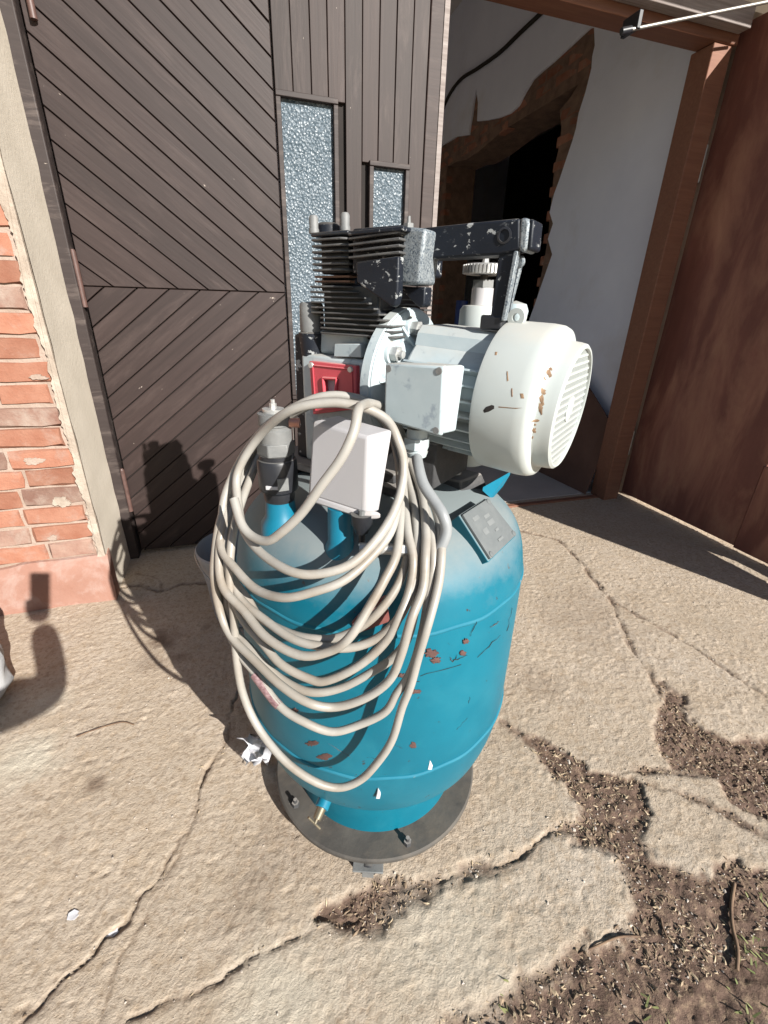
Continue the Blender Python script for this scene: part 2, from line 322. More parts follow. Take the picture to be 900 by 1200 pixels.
def ground_fields(x, y):
    wxn = fbm(x, y, .09, 3)*.055+fbm(x, y, .022, 31, 3)*.032; wyn = fbm(x, y, .09, 17)*.055+fbm(x, y, .022, 41, 3)*.032
    rg = np.clip(vnoise(x, y, .28, 44)*1.8-.4, .15, 1); z = fbm(x, y, .6, 5)*.009+fbm(x, y, .12, 9)*.003+rg*(fbm(x, y, .022, 13, 3)*.0018+fbm(x*.55+y*.35, y-x*.3, .010, 14, 2)*.0019)
    pit = np.clip(vnoise(x, y, .013, 77)-.72, 0, 1)*np.clip(vnoise(x, y, .2, 78)*1.6-.3, 0, 1); z = z-pit*.010+np.clip(vnoise(x, y, .010, 55)-.7, 0, 1)*.007
    soil = np.zeros(x.shape)
    for P in SOILG:
        e = pdist(x, y, np.vstack([P, P[:1]])); d = np.where(pin(x, y, P), e, -e)+fbm(x, y, .06, 21)*.05+fbm(x, y, .015, 23)*.014
        soil = np.maximum(soil, np.clip(d/(.005+.035*np.clip(vnoise(x, y, .16, 27)-.35, 0, 1))+.5, 0, 1))
    crk = np.zeros(x.shape)
    for P, hw, dp, sf in CRG:
        d = pdist(x+wxn*.45, y+wyn*.45, P); hwv = hw*(1.3*vnoise(x, y, .045, 91)-.35)-.0005; k = np.clip(1-(d-hwv)/.0030, 0, 1); z = z-dp*.5*np.clip(vnoise(x, y, .06, 95)*1.7-.15, .1, 1)*k*k*(3-2*k); crk = np.maximum(crk, k)
        sk = np.clip(1-(d-hw*1.3)/(.008+hw*.8), 0, 1)*sf*np.clip(vnoise(x, y, .05, 63)*2.4-.5, 0, 1); soil = np.maximum(soil, sk)
    z = z*(1-soil*.4)-soil*.0065+soil*(fbm(x, y, .03, 71)*.010+fbm(x, y, .009, 73, 2)*.006)
    return z, soil, crk
def lines(a, b, st, far, grow=1.25):
    c = list(np.arange(a, b, st)); d = st; l = []; x = a
    while x > -far: d *= grow; x -= d; l.append(x)
    r = []; d = st; x = c[-1]
    while x < far: d *= grow; x += d; r.append(x)
    return np.array(l[::-1]+c+r)
gx = lines(-1.0, 2.22, .0040, 70); gy = lines(.14, 2.05, .0040, 70)
GX, GY = np.meshgrid(gx, gy, indexing='ij'); gz, gs, gc = ground_fields(GX, GY)
inside = (GX > -1.1) & (GX < 2.35) & (GY > .05) & (GY < 2.2); gz = np.where(inside, gz, np.where((GY > 1.9), gz*.3, fbm(GX, GY, 1.1, 5)*.01)); gs = np.where(inside, gs, 0)
nx, ny = len(gx), len(gy); V = np.stack([GX, GY, gz], -1).reshape(-1, 3)*S
idx = np.arange(nx*ny).reshape(nx, ny); F = np.stack([idx[:-1, :-1], idx[1:, :-1], idx[1:, 1:], idx[:-1, 1:]], -1).reshape(-1, 4)
gm = bpy.data.meshes.new('ground'); gm.vertices.add(len(V)); gm.vertices.foreach_set('co', V.ravel().astype('f')); gm.loops.add(F.size); gm.loops.foreach_set('vertex_index', F.ravel().astype('i'))
gm.polygons.add(len(F)); gm.polygons.foreach_set('loop_start', (np.arange(len(F))*4).astype('i')); gm.update(calc_edges=True); gm.validate(); gm.shade_smooth()
gst = np.zeros(GX.shape); gpl = np.zeros(GX.shape)
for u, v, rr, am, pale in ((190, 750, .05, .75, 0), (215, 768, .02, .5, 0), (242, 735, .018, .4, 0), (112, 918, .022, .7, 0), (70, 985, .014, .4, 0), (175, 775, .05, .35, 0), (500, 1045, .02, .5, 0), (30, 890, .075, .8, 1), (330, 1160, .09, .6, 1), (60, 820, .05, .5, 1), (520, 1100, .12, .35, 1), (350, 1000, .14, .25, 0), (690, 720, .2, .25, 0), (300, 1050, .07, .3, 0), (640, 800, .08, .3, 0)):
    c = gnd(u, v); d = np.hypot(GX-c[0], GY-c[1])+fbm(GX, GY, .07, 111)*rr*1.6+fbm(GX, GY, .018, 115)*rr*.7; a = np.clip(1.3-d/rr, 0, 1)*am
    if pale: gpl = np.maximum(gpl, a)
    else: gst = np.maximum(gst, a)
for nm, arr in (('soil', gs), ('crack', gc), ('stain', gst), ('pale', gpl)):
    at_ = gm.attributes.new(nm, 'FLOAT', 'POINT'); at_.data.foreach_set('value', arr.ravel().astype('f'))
def ground_mat():
    m, t, p = nodes('cracked_concrete'); v = coords(t, rnd=False)
    big = noise(t, v, 1.7, 6, .62, .3); mid = noise(t, v, 9, 7, .68); fine = noise(t, v, 75, 6, .7); grit = noise(t, v, 260, 3, .7)
    col = ramp(t, big, [(.3, (.415, .345, .268)), (.5, (.465, .388, .305)), (.72, (.505, .432, .355))])
    col = mix(t, ramp(t, mid, [(.42, (0, 0, 0)), (.72, (.5,)*3)]), col, (.385, .298, .208))
    col = mix(t, ramp(t, fine, [(.36, (.85,)*3), (.5, (0, 0, 0))]), col, (.30, .232, .170)); col = mix(t, ramp(t, noise(t, v, 30, 6, .7, .4), [(.35, (.5,)*3), (.5, (0, 0, 0)), (.62, (0, 0, 0)), (.75, (.35,)*3)]), col, (.34, .255, .172))
    col = mix(t, ramp(t, grit, [(.66, (0, 0, 0)), (.74, (.6,)*3)]), col, (.54, .48, .415))
    st = ramp(t, noise(t, v, 3.1, 5, .7, .8), [(.66, (0, 0, 0)), (.74, (.5,)*3)]); col = mix(t, st, col, (.185, .135, .10))
    wp = ramp(t, noise(t, v, 2.3, 6, .7, .2), [(.62, (0, 0, 0)), (.76, (.55,)*3)]); col = mix(t, wp, col, (.51, .462, .40))
    a = N(t, 'ShaderNodeAttribute', attribute_name='soil'); so_ = ramp(t, mid, [(.3, (.10, .064, .048)), (.7, (.185, .125, .095))])
    so_ = mix(t, ramp(t, fine, [(.5, (0, 0, 0)), (.68, (.7,)*3)]), so_, (.33, .24, .16))
    col = mix(t, a.outputs['Fac'], col, so_)
    q = N(t, 'ShaderNodeAttribute', attribute_name='pale'); col = mix(t, q.outputs['Fac'], col, (.50, .455, .37))
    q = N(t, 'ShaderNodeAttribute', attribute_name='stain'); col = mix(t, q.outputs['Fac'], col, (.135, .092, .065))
    k = N(t, 'ShaderNodeAttribute', attribute_name='crack'); kk = t.nodes.new('ShaderNodeMath'); kk.operation = 'MULTIPLY'; kk.inputs[1].default_value = .45; t.links.new(k.outputs['Fac'], kk.inputs[0])
    col = mix(t, kk.outputs[0], col, (.13, .085, .055))
    t.links.new(col, p.inputs['Base Color']); p.inputs['Roughness'].default_value = .93; p.inputs['Specular IOR Level'].default_value = .15
    b = bump(t, mid, .15, .005); b = bump(t, fine, .6, .0045, b); b = bump(t, noise(t, v, 150, 5, .75), .6, .0022, b); b = bump(t, grit, .6, .0014, b); t.links.new(b, p.inputs['Normal']); return m
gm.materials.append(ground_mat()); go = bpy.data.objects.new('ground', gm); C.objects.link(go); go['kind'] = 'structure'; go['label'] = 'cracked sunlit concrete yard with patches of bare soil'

# ------------------------------------------------------------------ the garage
DY, BY, CX = 1.93, 1.63, -.495       # door plane, brick face, corner of the brick wall
g = empty('garage', (0.8, 2.2, 0), 'old brick garage with dark timber doors, one leaf standing open', 'garage')
# brick wall left of the door
bw = obj('brick_wall', MB().bb((-4, BY+.008, 0), (CX-.010, 2.05, 1.33)), M['mortar'], g)
course = .0655; z = .178; row = 0
def brick_mesh(k, ln, h=.057, d=.05):
    r = random.Random(k); mb = MB(); j = lambda a: r.uniform(-a, a)
    per = [(-ln/2, -h/2), (-ln/6, -h/2), (ln/5, -h/2), (ln/2, -h/2), (ln/2, 0), (ln/2, h/2), (ln/6, h/2), (-ln/5, h/2), (-ln/2, h/2), (-ln/2, 0)]
    A = [(x+j(.003), 0, zz+j(.003)) for x, zz in per]; sh = .0045
    B = [(x+j(.0035)-math.copysign(sh, x)*(abs(x) > ln*.3), 0, zz+j(.0035)-(math.copysign(sh, zz) if abs(zz) > .001 else 0)) for x, zz in per]
    n = 10; vs = [(x, d, zz) for x, _, zz in A]+[(x, .006+r.random()*.002, zz) for x, _, zz in A]+[(x, j(.0014), zz) for x, _, zz in B]
    fs = [tuple(range(n))]+[(a*n+i, a*n+(i+1) % n, (a+1)*n+(i+1) % n, (a+1)*n+i) for a in (0, 1) for i in range(n)]+[tuple(range(3*n-1, 2*n-1, -1))]
    return mb.add(vs, fs)
BM = {}
for ln in (.172, .130, .088):
    for k in range(4):
        for mk in ('brick', 'brick2'): BM[(ln, k, mk)] = mesh_of('brick', brick_mesh(k*7+int(ln*1000), ln), M[mk], 35)
while z < 1.30:
    x = CX-.012-(.0 if row % 2 else .012)-random.uniform(0, .012); first = True
    while x > -1.75:
        ln = random.choice((.172, .172, .130)) if not first else (.172 if row % 2 else random.choice((.130, .088, .172))); first = False
        link_mesh('brick', BM[(ln, random.randrange(4), random.choice(('brick', 'brick', 'brick2')))], (x-ln/2, BY+random.uniform(-.003, .003), z+.0285+random.uniform(-.002, .002)), bw, (random.uniform(-.01, .01), random.uniform(-.012, .012), random.uniform(-.01, .01)))
        x -= ln+.0105
    z += course; row += 1
def wobble(pts, a, cell, seed):
    pts = np.array(pts, float); return pts
# plinth (smeared render) with an uneven top and foot
def sheet(xs, zs, fn):   # grid sheet in x,z with y from fn, closed by a back
    mb = MB(); nx_, nz_ = len(xs), len(zs)
    vs = [(x, fn(x, zz), zz) for x in xs for zz in zs]; fs = [(i*nz_+j, (i+1)*nz_+j, (i+1)*nz_+j+1, i*nz_+j+1) for i in range(nx_-1) for j in range(nz_-1)]; mb.add(vs, fs); return mb
def f1(x, zz): return float(vnoise(np.array([x*1.0+9]), np.array([zz+9.]), .07, 5)[0])
pb = MB(); xs = np.linspace(-2.2, CX+.012, 60); prof = [(BY+.03, -.03), (BY-.028, -.03), (BY-.026, .05), (BY-.024, .11), (BY-.018, .150), (BY-.006, .170), (BY+.03, .178)]
vs = []; fs = []
for i, x in enumerate(xs):
    for j, (yy, zz) in enumerate(prof): vs.append((x+(.01*(f1(x, zz*3)-.5) if i == len(xs)-1 else 0), yy+(f1(x, zz)-.5)*.014*(j > 0), zz+(f1(x+3, zz)-.5)*.022*(j > 2)))
m_ = len(prof)
for i in range(len(xs)-1):
    for j in range(m_-1): fs.append((i*m_+j, (i+1)*m_+j, (i+1)*m_+j+1, i*m_+j+1))
fs.append(tuple(range((len(xs)-1)*m_, len(xs)*m_))); pb.add(vs, fs)
obj('plinth', pb, M['plinth'], g, smooth=40)
# ragged plaster along the corner and smears over the bricks
def ragged(cx, cz, rx, rz, n, seed, amp=.35, yy=BY-.0075, th=.02):
    r = random.Random(seed); hs_ = [(k, r.uniform(0, 6.28), r.uniform(.4, 1)/k**.6) for k in (2, 3, 5, 7, 11, 15)]; P = []
    for k in range(n):
        t = 2*math.pi*k/n; q = 1+amp*sum(a*math.sin(m*t+p) for m, p, a in hs_); P.append((cx+rx*q*math.cos(t), yy, cz+rz*q*math.sin(t)))
    return MB().prism(P, (0, th, 0))
r = random.Random(4); edge = []; zz = .168
while zz < 1.32: edge.append((CX-.004-.020*float(vnoise(np.array([5.]), np.array([zz]), .075, 8)[0])-.010*float(vnoise(np.array([7.]), np.array([zz]), .02, 9)[0])-.006*float(vnoise(np.array([7.]), np.array([zz]), .007, 10)[0]), BY-.0045-.003*float(vnoise(np.array([3.]), np.array([zz]), .03, 12)[0]), zz)); zz += .004
obj('corner_plaster', MB().prism(edge+[(CX+.002, BY-.008, 1.32), (CX+.002, BY-.008, .168)], (0, .05, 0)), M['whiteplaster'], g)
for k, (u, v, a, b) in enumerate([(72, 588, .030, .022), (40, 540, .03, .016), (62, 630, .016, .012), (45, 442, .03, .008)]):
    p = wy(u, v, BY); obj('plaster_smear', ragged(p[0], p[2], a*.8, b*.8, 60, k+50, .3, BY-.0045), M['mortar' if k else 'whiteplaster'], g)
up = MB(); edge = [(x, BY-.012, 1.305+.02*f1(x, 3)+.012*random.random()) for x in np.arange(CX, -2.2, -.02)]
obj('upper_plaster', MB().prism(edge+[(-4, BY-.012, 1.31), (-4, BY-.012, 3.5), (CX, BY-.012, 3.5)], (0, .1, 0)), M['plaster'], g)
rv = MB(); zs = np.linspace(-.02, 3.0, 150)
vs = [(CX+.004+.004*f1(yy*3, zz), yy, zz) for zz in zs for yy in (BY-.008, BY+.06, BY+.14, DY-.03)]+[(CX-.05, yy, zz) for zz in (zs[0], zs[-1]) for yy in (BY+.01, DY-.03)]
obj('reveal_plaster', MB().add(vs[:-4], [(i*4+j, (i+1)*4+j, (i+1)*4+j+1, i*4+j+1) for i in range(len(zs)-1) for j in range(3)]), M['plaster'], g, smooth=60)
obj('pier', MB().bb((-4, BY+.05, 1.2), (CX-.004, 2.05, 3.5)).bb((-4, 2.06, -.05), (CX-.004, 2.2, 3.5)), M['plaster'], g)
# door frame: post, head, jamb, threshold
xl = CX+.006
obj('door_post', MB().bb((xl-.03, DY-.03, .0), (-.455, DY+.08, 2.2)), M['postwood'], g, bevel=.004)
obj('door_head', MB().bb((.80, DY, 2.0), (2.10, DY+.10, 2.075)), M['redwood'], g, bevel=.004)
obj('head_board', MB().bb((1.0, DY-.055, 2.03), (2.085, DY-.004, 2.10)), M['greywood'], g, bevel=.003)
obj('facade_wall', MB().bb((-4, DY-.01, 2.2), (-.45, DY+.15, 3.5)).bb((-.449, DY-.008, 2.105), (4.5, DY+.15, 3.5)).bb((2.2, DY-.006, -.05), (4.5, DY+.15, 2.104)), M['plaster'], g)
obj('door_jamb', MB().bb((1.985, DY+.006, -.02), (2.085, DY+.115, 1.998)), M['redwood'], g, bevel=.004)
obj('threshold', MB().bb((.78, DY+.045, -.03), (1.984, DY+.075, .008)), M['redwood'], g, bevel=.003)
# timber leaves
def clip(poly, nrm, d):     # keep dot(p,n) <= d
    out = []
    for i in range(len(poly)):
        a, b = poly[i], poly[(i+1) % len(poly)]; da, db = a@nrm-d, b@nrm-d
        if da <= 0: out.append(a)
        if (da < 0 < db) or (db < 0 < da): out.append(a+(b-a)*da/(da-db))
    return out
def plank(poly, ang, parent, m, th=.012):
    poly = [np.array(p) for p in poly]; c = np.mean(poly, 0); ca, sa_ = math.cos(ang), math.sin(ang); dy = random.uniform(-.0015, .0015)
    loc = [((p-c)@np.array([ca, sa_]), (p-c)@np.array([-sa_, ca])) for p in poly]
    mb = MB().prism([(x, 0, zz) for x, zz in loc], (0, th, 0))
    o = bpy.data.objects.new('plank', mesh_of('plank', mb, m)); C.objects.link(o); place(o, (c[0], DY+dy, c[1]), parent); o.rotation_euler = (random.uniform(-.004, .004), -ang, 0)
    b = o.modifiers.new('bevel', 'BEVEL'); b.width = .0016; b.segments = 1; b.limit_method = 'ANGLE'
lf = obj('herringbone_leaf', MB().bb((-.447, DY+.014, .03), (.222, DY+.03, 2.2)), M['gap'], g)
X0, X1, Z0, Z1, ZM = -.446, .221, .022, 2.2, 1.034
slope = math.radians(38.3); pit = .0805*math.cos(slope); gp = .0018
for up_ in (1, -1):
    d = np.array([math.cos(slope), -up_*math.sin(slope)]); nn = np.array([up_*math.sin(slope), math.cos(slope)])
    k0 = -30
    for k in range(-34, 60):
        a = np.array([X0, 1.669-.0])@nn if up_ > 0 else np.array([X0, .985])@nn
        lo = a+k*pit+gp; hi = a+(k+1)*pit-gp
        poly = [np.array(p) for p in ((X0, ZM+.0015), (X1, ZM+.0015), (X1, Z1), (X0, Z1))] if up_ > 0 else [np.array(p) for p in ((X0, Z0), (X1, Z0), (X1, ZM-.0015), (X0, ZM-.0015))]
        poly = clip(poly, nn, hi)
        if len(poly) > 2: poly = clip(poly, -nn, -lo)
        if len(poly) > 2 and abs(sum(p[0]*q[1]-q[0]*p[1] for p, q in zip(poly, poly[1:]+poly[:1]))) > .0008: plank(poly, -up_*slope, lf, M['plank'])
for zt, zb in ((1.134, .969), (.387, .211)):
    hg = MB().cyl((-.452, DY-.012, zb), (-.452, DY-.012, zt), .0095, seg=14).cyl((-.452, DY-.012, (zt+zb)/2-.001), (-.452, DY-.012, (zt+zb)/2+.001), .0102).lathe([(.0085, 0), (.006, .006), (0, .008)], (-.452, DY-.012, zt), seg=14)
    obj('hinge', hg, M['hinge'], lf, smooth=40)
hg = wy(38, 8, DY); obj('hinge', MB().cyl((hg[0], DY-.012, hg[2]-.03), (hg[0], DY-.012, hg[2]+.15), .0095, seg=14), M['hinge'], lf, smooth=40)
vl = obj('planked_leaf', MB().bb((.2265, DY+.0145, .03), (.812, DY+.034, 1.0)).bb((.43, DY+.0145, 1.0), (.545, DY+.034, 1.63)).bb((.699, DY+.0145, 1.0), (.812, DY+.034, 1.63)).bb((.545, DY+.0145, 1.47), (.699, DY+.034, 1.63)).bb((.2265, DY+.0145, 1.63), (.812, DY+.034, 2.2)), M['gap'], g)
vx = [.226, .285, .346, .402, .460, .519, .578, .636, .695, .752]
wins = [(.228, .431, .64, 1.625), (.547, .697, 1.02, 1.469)]
for a, b in zip(vx, vx[1:]):
    segs = [(.02, 2.2)]
    for (x0, x1, z0, z1) in wins:
        if a < x1-.012 and b > x0+.012: segs = [q for s0, s1 in segs for q in ((s0, min(s1, z0+.004)), (max(s0, z1-.004), s1)) if q[1]-q[0] > .05]
    for s0, s1 in segs:
        plank([(s0, -b+.0012), (s1, -b+.0012), (s1, -a-.0012), (s0, -a-.0012)] and [(a+.0012, s0), (b-.0012, s0), (b-.0012, s1), (a+.0012, s1)], math.pi/2, vl, M['plank_v'])
obj('edge_board', MB().bb((.7535, DY-.004, .02), (.816, DY+.04, 2.2)), M['plank_v'], vl, bevel=.003)
obj('worn_edge', MB().bb((.801, DY-.0075, .03), (.8195, DY-.0045, 2.2)), M['greywood'], vl)
for (x0, x1, z0, z1) in wins:
    wf = MB(); t_ = .014
    for c0, c1 in (((x0-.002, z1-t_), (x1+.002, z1+.002)), ((x0-.002, z0-.002), (x1+.002, z0+t_))): wf.bb((c0[0], DY-.012, c0[1]), (c1[0], DY+.02, c1[1]))
    for c0, c1 in (((x0-.002, z0+t_+.001), (x0+t_, z1-t_-.001)), ((x1-t_, z0+t_+.001), (x1+.002, z1-t_-.001))): wf.bb((c0[0], DY-.0105, c0[1]), (c1[0], DY+.02, c1[1]))
    obj('window_frame', wf, M['postwood'], vl, bevel=.002)
    obj('pane', MB().bb((x0+.004, DY+.008, z0+.004), (x1-.004, DY+.013, z1-.004)), M['glass'], vl)
# open leaf on the right
LX = 2.145; yS = 1.283
ol = obj('open_leaf', MB().bb((LX, yS-.002, .022), (LX+.028, 1.975, 2.085)).bb((LX, 1.0, .424), (LX+.028, yS-.0025, 2.085)).bb((LX, .30, .205), (LX+.028, .999, 2.085)), M['leaf'], g)
obj('patch_board', MB().bb((LX-.006, 1.001, .015), (LX+.02, yS-.006, .41)), M['leaf'], ol, bevel=.002)
obj('patch_board', MB().bb((LX-.001, .31, .015), (LX+.007, .998, .115)), M['leaf'], ol, bevel=.002)
for zt in (.32, 1.62): obj('hinge', MB().cyl((LX-.012, 1.985, zt-.07), (LX-.012, 1.985, zt+.07), .009, seg=12), M['rod'], ol, smooth=40)
obj('leaf_rail', MB().bb((LX+.029, .32, 1.9), (LX+.055, 1.96, 1.99)).bb((LX+.029, .32, .34), (LX+.055, 1.96, .41)), M['redwood'], ol)
# stay rod
p0, p1 = wy(733, 36, 1.82), wx(930, -4, 2.13)
st = empty('door_stay_rod', p0, 'thin metal stay rod with black rubber tip across the door head', 'rod')
obj('rod', MB().cyl(p0, p1, .0055, seg=10), M['rod'], st, smooth=40)
d_ = (p1-p0)/np.linalg.norm(p1-p0); obj('rubber_tip', MB().cyl(p0-d_*.016, p0+d_*.022, .011, seg=12), M['rubber'], st, smooth=40)
obj('bracket', MB().box(p0+d_*.045+np.array([0, .03, .022]), (.016, .08, .05)), M['rubber'], st, bevel=.002)
# interior: right wall with a broken-out doorway, other walls, floor, ceiling
WXP = 2.12
plast = [(516, 172), (520, 169), (535, 160), (549, 158), (551, 145), (553, 133), (555, 118), (558, 104), (560, 120), (559, 142), (570, 141), (584, 138), (597, 133), (607, 124), (615, 108), (624, 93), (634, 84), (647, 73), (662, 59), (678, 44), (690, 33), (696, 31), (697, 53), (694, 66), (693, 80), (686, 108), (678, 133), (675, 150), (671, 164), (663, 188), (656, 209), (649, 228), (644, 249), (648, 262), (642, 280), (647, 298), (640, 318), (633, 338), (627, 356), (621, 372), (614, 395)]
PL = [wx(u, v, WXP)[1:] for u, v in plast]; yb = PL[-1][0]; PL.append(np.array([yb-.02, .02])); PL.append(np.array([PL[0][0]+.22, .02])); PL.append(np.array([PL[0][0]+.25, 1.9]))
inner = [(522, 195), (533, 189), (544, 187), (560, 176), (589, 151), (630, 126), (675, 98), (666, 113), (653, 129), (655, 150), (653, 169), (647, 195), (642, 249), (640, 275), (636, 300), (630, 330)]
IN = [wx(u, v, WXP)[1:] for u, v in inner]; IN.append(np.array([IN[-1][0]-.01, .02])); IN.append(np.array([IN[0][0], .02]))
def holed(outer, hole, x, off):
    polys = [[Vector((x, *p)) for p in outer], [Vector((x, *p)) for p in hole]]; tri = geometry.tessellate_polygon(polys); fl = [tuple(v) for q in polys for v in q]
    mb = MB(); n = len(fl); mb.v = fl+[(p[0]+off, p[1], p[2]) for p in fl]; mb.f = [tuple(t) for t in tri]+[tuple(i+n for i in t[::-1]) for t in tri]
    k = 0
    for q in polys:
        m2 = len(q); mb.f += [(k+i, k+(i+1) % m2, k+(i+1) % m2+n, k+i+n) for i in range(m2)]; k += m2
    return mb
OUT = [(DY+.116, -.03), (8, -.03), (8, 3.4), (DY+.116, 3.4)]
M['rubble'] = mat('exposed_masonry', (.13, .080, .055), (.24, .15, .105), 14, .95, bmp=1, bscale=50, bdist=.006)
iw = obj('side_wall', holed(OUT, IN, WXP+.018, .30), M['rubble'], g)
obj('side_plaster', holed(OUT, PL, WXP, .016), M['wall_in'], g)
INa, PLa = np.array(IN), np.array(PL); zz = .05; row = 0; nb = 0
SB = [mesh_of('brick', brick_mesh(90+k, .20, .055, .06), M['brick'], 35) for k in range(3)]
while zz < 2.75:
    yy = 2.3+(.105 if row % 2 else 0)
    while yy < 6.3:
        q = np.array([[yy, zz]]); X_, Y_ = q[:, 0], q[:, 1]
        dpl = pdist(X_, Y_, np.vstack([PLa, PLa[:1]]))[0]; din = pdist(X_, Y_, np.vstack([INa, INa[:1]]))[0]
        if not pin(X_, Y_, INa)[0] and (pin(X_, Y_, PLa)[0] or dpl < .1) and din > .02 and nb < 160:
            o = link_mesh('brick', SB[nb % 3], (WXP+.0175, yy, zz), iw, (0, random.uniform(-.015, .015), -math.pi/2+random.uniform(-.03, .03))); nb += 1
        yy += .212
    zz += .0665; row += 1
obj('interior_floor_slab', MB().bb((-1.2, DY+.12, -.06), (WXP+.3, 8, .0045)), M['concrete_in'], g)
obj('ceiling', MB().bb((-1.3, DY+.151, 3.3), (5, 8.2, 3.45)), M['ceil'], g)
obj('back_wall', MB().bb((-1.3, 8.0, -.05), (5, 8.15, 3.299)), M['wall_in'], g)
obj('far_side_wall', MB().bb((-1.35, 2.21, -.05), (-1.2, 2.9, 3.299)).bb((-1.35, 5.3, -.05), (-1.2, 7.999, 3.299)).bb((-1.35, 2.901, -.05), (-1.2, 5.299, .9)).bb((-1.35, 2.901, 2.6), (-1.2, 5.299, 3.299)), M['wall_in'], g)  # unseen window opening added in this wall to let skylight in
obj('dark_room', MB().bb((4.6, 2.1, -.05), (4.75, 7.99, 3.29)).bb((2.45, 2.085, -.05), (4.599, 2.2, 3.29)).bb((2.45, 2.201, -.05), (4.599, 7.99, .004)), M['dark'], g)  # the unlit room's shade is put into the near-black wall colour
obj('shade_board', MB().bb((-4, 1.28, 2.36), (4.5, DY-.012, 2.40)), M['redwood'], g)  # out-of-view overhang added to shade the door head
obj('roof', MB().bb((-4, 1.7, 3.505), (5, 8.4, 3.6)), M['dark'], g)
cabp = [wx(u, v, WXP-.012) for u, v in ((660, -8), (640, 10), (610, 38), (585, 62), (560, 80), (540, 93), (526, 112), (514, 140))]
obj('wall_cable', MB().tube(catmull(cabp, 6), .013, 8), M['dark'], g, smooth=60)
# leaning hardboard and a blue thing in the doorway
p = gnd(684, 572); q = [gnd(640, 560), gnd(684, 573)]
a0 = np.array([1.93, 2.03, .005]); b0 = np.array([1.90, 2.45, .005])
tp = wy(700, 446, 2.10)
hb = MB().hexa([a0, b0, b0+np.array([.16, .0, .66]), np.array([2.05, 2.06, .40])], [x+np.array([.008, 0, 0]) for x in (a0, b0, b0+np.array([.16, .0, .66]), np.array([2.05, 2.06, .40]))])
tag(obj('hardboard_sheet', hb, M['cardboard'], None), 'brown hardboard sheet leaning on the white wall inside the doorway', 'board')
bp = wx(538, 395, 1.72)
tag(obj('blue_post', MB().cyl((bp[0], bp[1], .005), (bp[0], bp[1], bp[2]+.26), .055, .045, 14), M['blue'], None, smooth=50, bevel=.004), 'tall dark blue post standing inside the dark garage', 'post')

# ------------------------------------------------------------------ the compressor
cp = empty('air_compressor', AX, 'upright teal air compressor with cream motor and black finned pump', 'compressor')
ZP = .046
pt = obj('base_plate', MB().lathe([(0, ZP-.016), (.222, ZP-.016), (.226, ZP-.010), (.226, ZP-.003), (.223, ZP), (0, ZP)], AX, seg=96), M['plate'], cp, smooth=35)
for k in range(5):
    t = k*2*math.pi/5-1.55; q = AX+np.array([math.cos(t)*.205, math.sin(t)*.205, ZP]); obj('bolt', MB().cyl(q, q+mz*.009, .0085, .0075, 6).cyl(q+mz*.009, q+mz*.018, .004, seg=8), M['darkcast'], pt, smooth=30)
for k, t in enumerate((-1.92, .2, 2.75)):
    rw = .222 if k == 0 else .19; q = AX+np.array([math.cos(t)*rw, math.sin(t)*rw, 0]); tg = np.array([-math.sin(t), math.cos(t), 0]); rd = np.array([math.cos(t), math.sin(t), 0])
    co = obj('castor', MB().box(q+mz*.0285, (.058, .030, .004), (tg, rd, mz)).box(q+mz*.02+rd*.0125, (.022, .003, .02), (tg, rd, mz)).box(q+mz*.02-rd*.0125, (.022, .003, .02), (tg, rd, mz)), M['greymetal'], cp, bevel=.001)
    obj('wheel', MB().lathe([(0, -.009), (.012, -.009), (.0165, -.006), (.0165, .006), (.012, .009), (0, .009)], q+mz*.0165, rd, 20), M['rubber'], co, smooth=40)
prof = [(.174, ZP-.002), (.174, .10), (.174, .160), (.182, .170), (.212, .187), (.229, .201), (.2355, .211), (.2385, .220), (.2440, .240), (.2490, .265), (.2525, .290), (.2545, .312), (.255, .34), (.2545, .45), (.253, .585), (.2505, .615), (.2435, .648), (.230, .675), (.205, .699), (.17, .7165), (.12, .7295), (.06, .7365), (0, .738)]
pp = [np.array((r_, h_)) for r_, h_ in prof]; pp = [(max(q[0], 0), q[1]) for q in catmull(pp, 3)]; pp[-1] = (0, .738)
tk = obj('tank', MB().lathe(pp, AX, seg=128), M['teal'], cp, smooth=45)
def seam(zc, rc, th=.0035):
    mb = MB(); pts = [AX+np.array([math.cos(2*math.pi*k/120)*rc, math.sin(2*math.pi*k/120)*rc, zc+.0016*math.sin(k*.9)]) for k in range(121)]; return mb.tube(pts, th, 8, False)
for zc, rc in ((.318, .2535), (.597, .2505)): obj('weld_seam', seam(zc, rc, .0040), M['teal_seam'], tk, smooth=60)
def onTank(u, v, r_=.2552):
    d = ray(u, v); h = d[:2]; a_ = h@h; b = -2*h@AX[:2]; c = AX[:2]@AX[:2]-r_*r_; return O+d*((-b-math.sqrt(max(b*b-4*a_*c, 0)))/(2*a_))
def patch(px, m, name, r_=.2556):
    P = [onTank(u, v, r_) for u, v in px]; c = np.mean(P, 0); nrm = c-AX; nrm[2] = 0; nrm /= np.linalg.norm(nrm)
    ring2 = [(c+(p-c)*.5) for p in P]; fix = lambda p, e: AX+np.array([*( (p-AX)[:2]/np.linalg.norm((p-AX)[:2])*(r_+e)), p[2]])
    n = len(P); vs = [fix(p, 0) for p in P]+[fix(p, .0006) for p in ring2]+[fix(c, .0006)]+[fix(p, -.004) for p in P]
    obj(name, MB().add(vs, [(i, (i+1) % n, n+(i+1) % n, n+i) for i in range(n)]+[(n+i, n+(i+1) % n, 2*n) for i in range(n)]+[(i, 2*n+1+i, 2*n+1+(i+1) % n, (i+1) % n) for i in range(n)]), m, tk)
def blob(u, v, a, b, n, seed):
    r = random.Random(seed); return [(u+a*math.cos(2*math.pi*k/n)*(1+r.uniform(-.4, .4)), v+b*math.sin(2*math.pi*k/n)*(1+r.uniform(-.4, .4))) for k in range(n)]
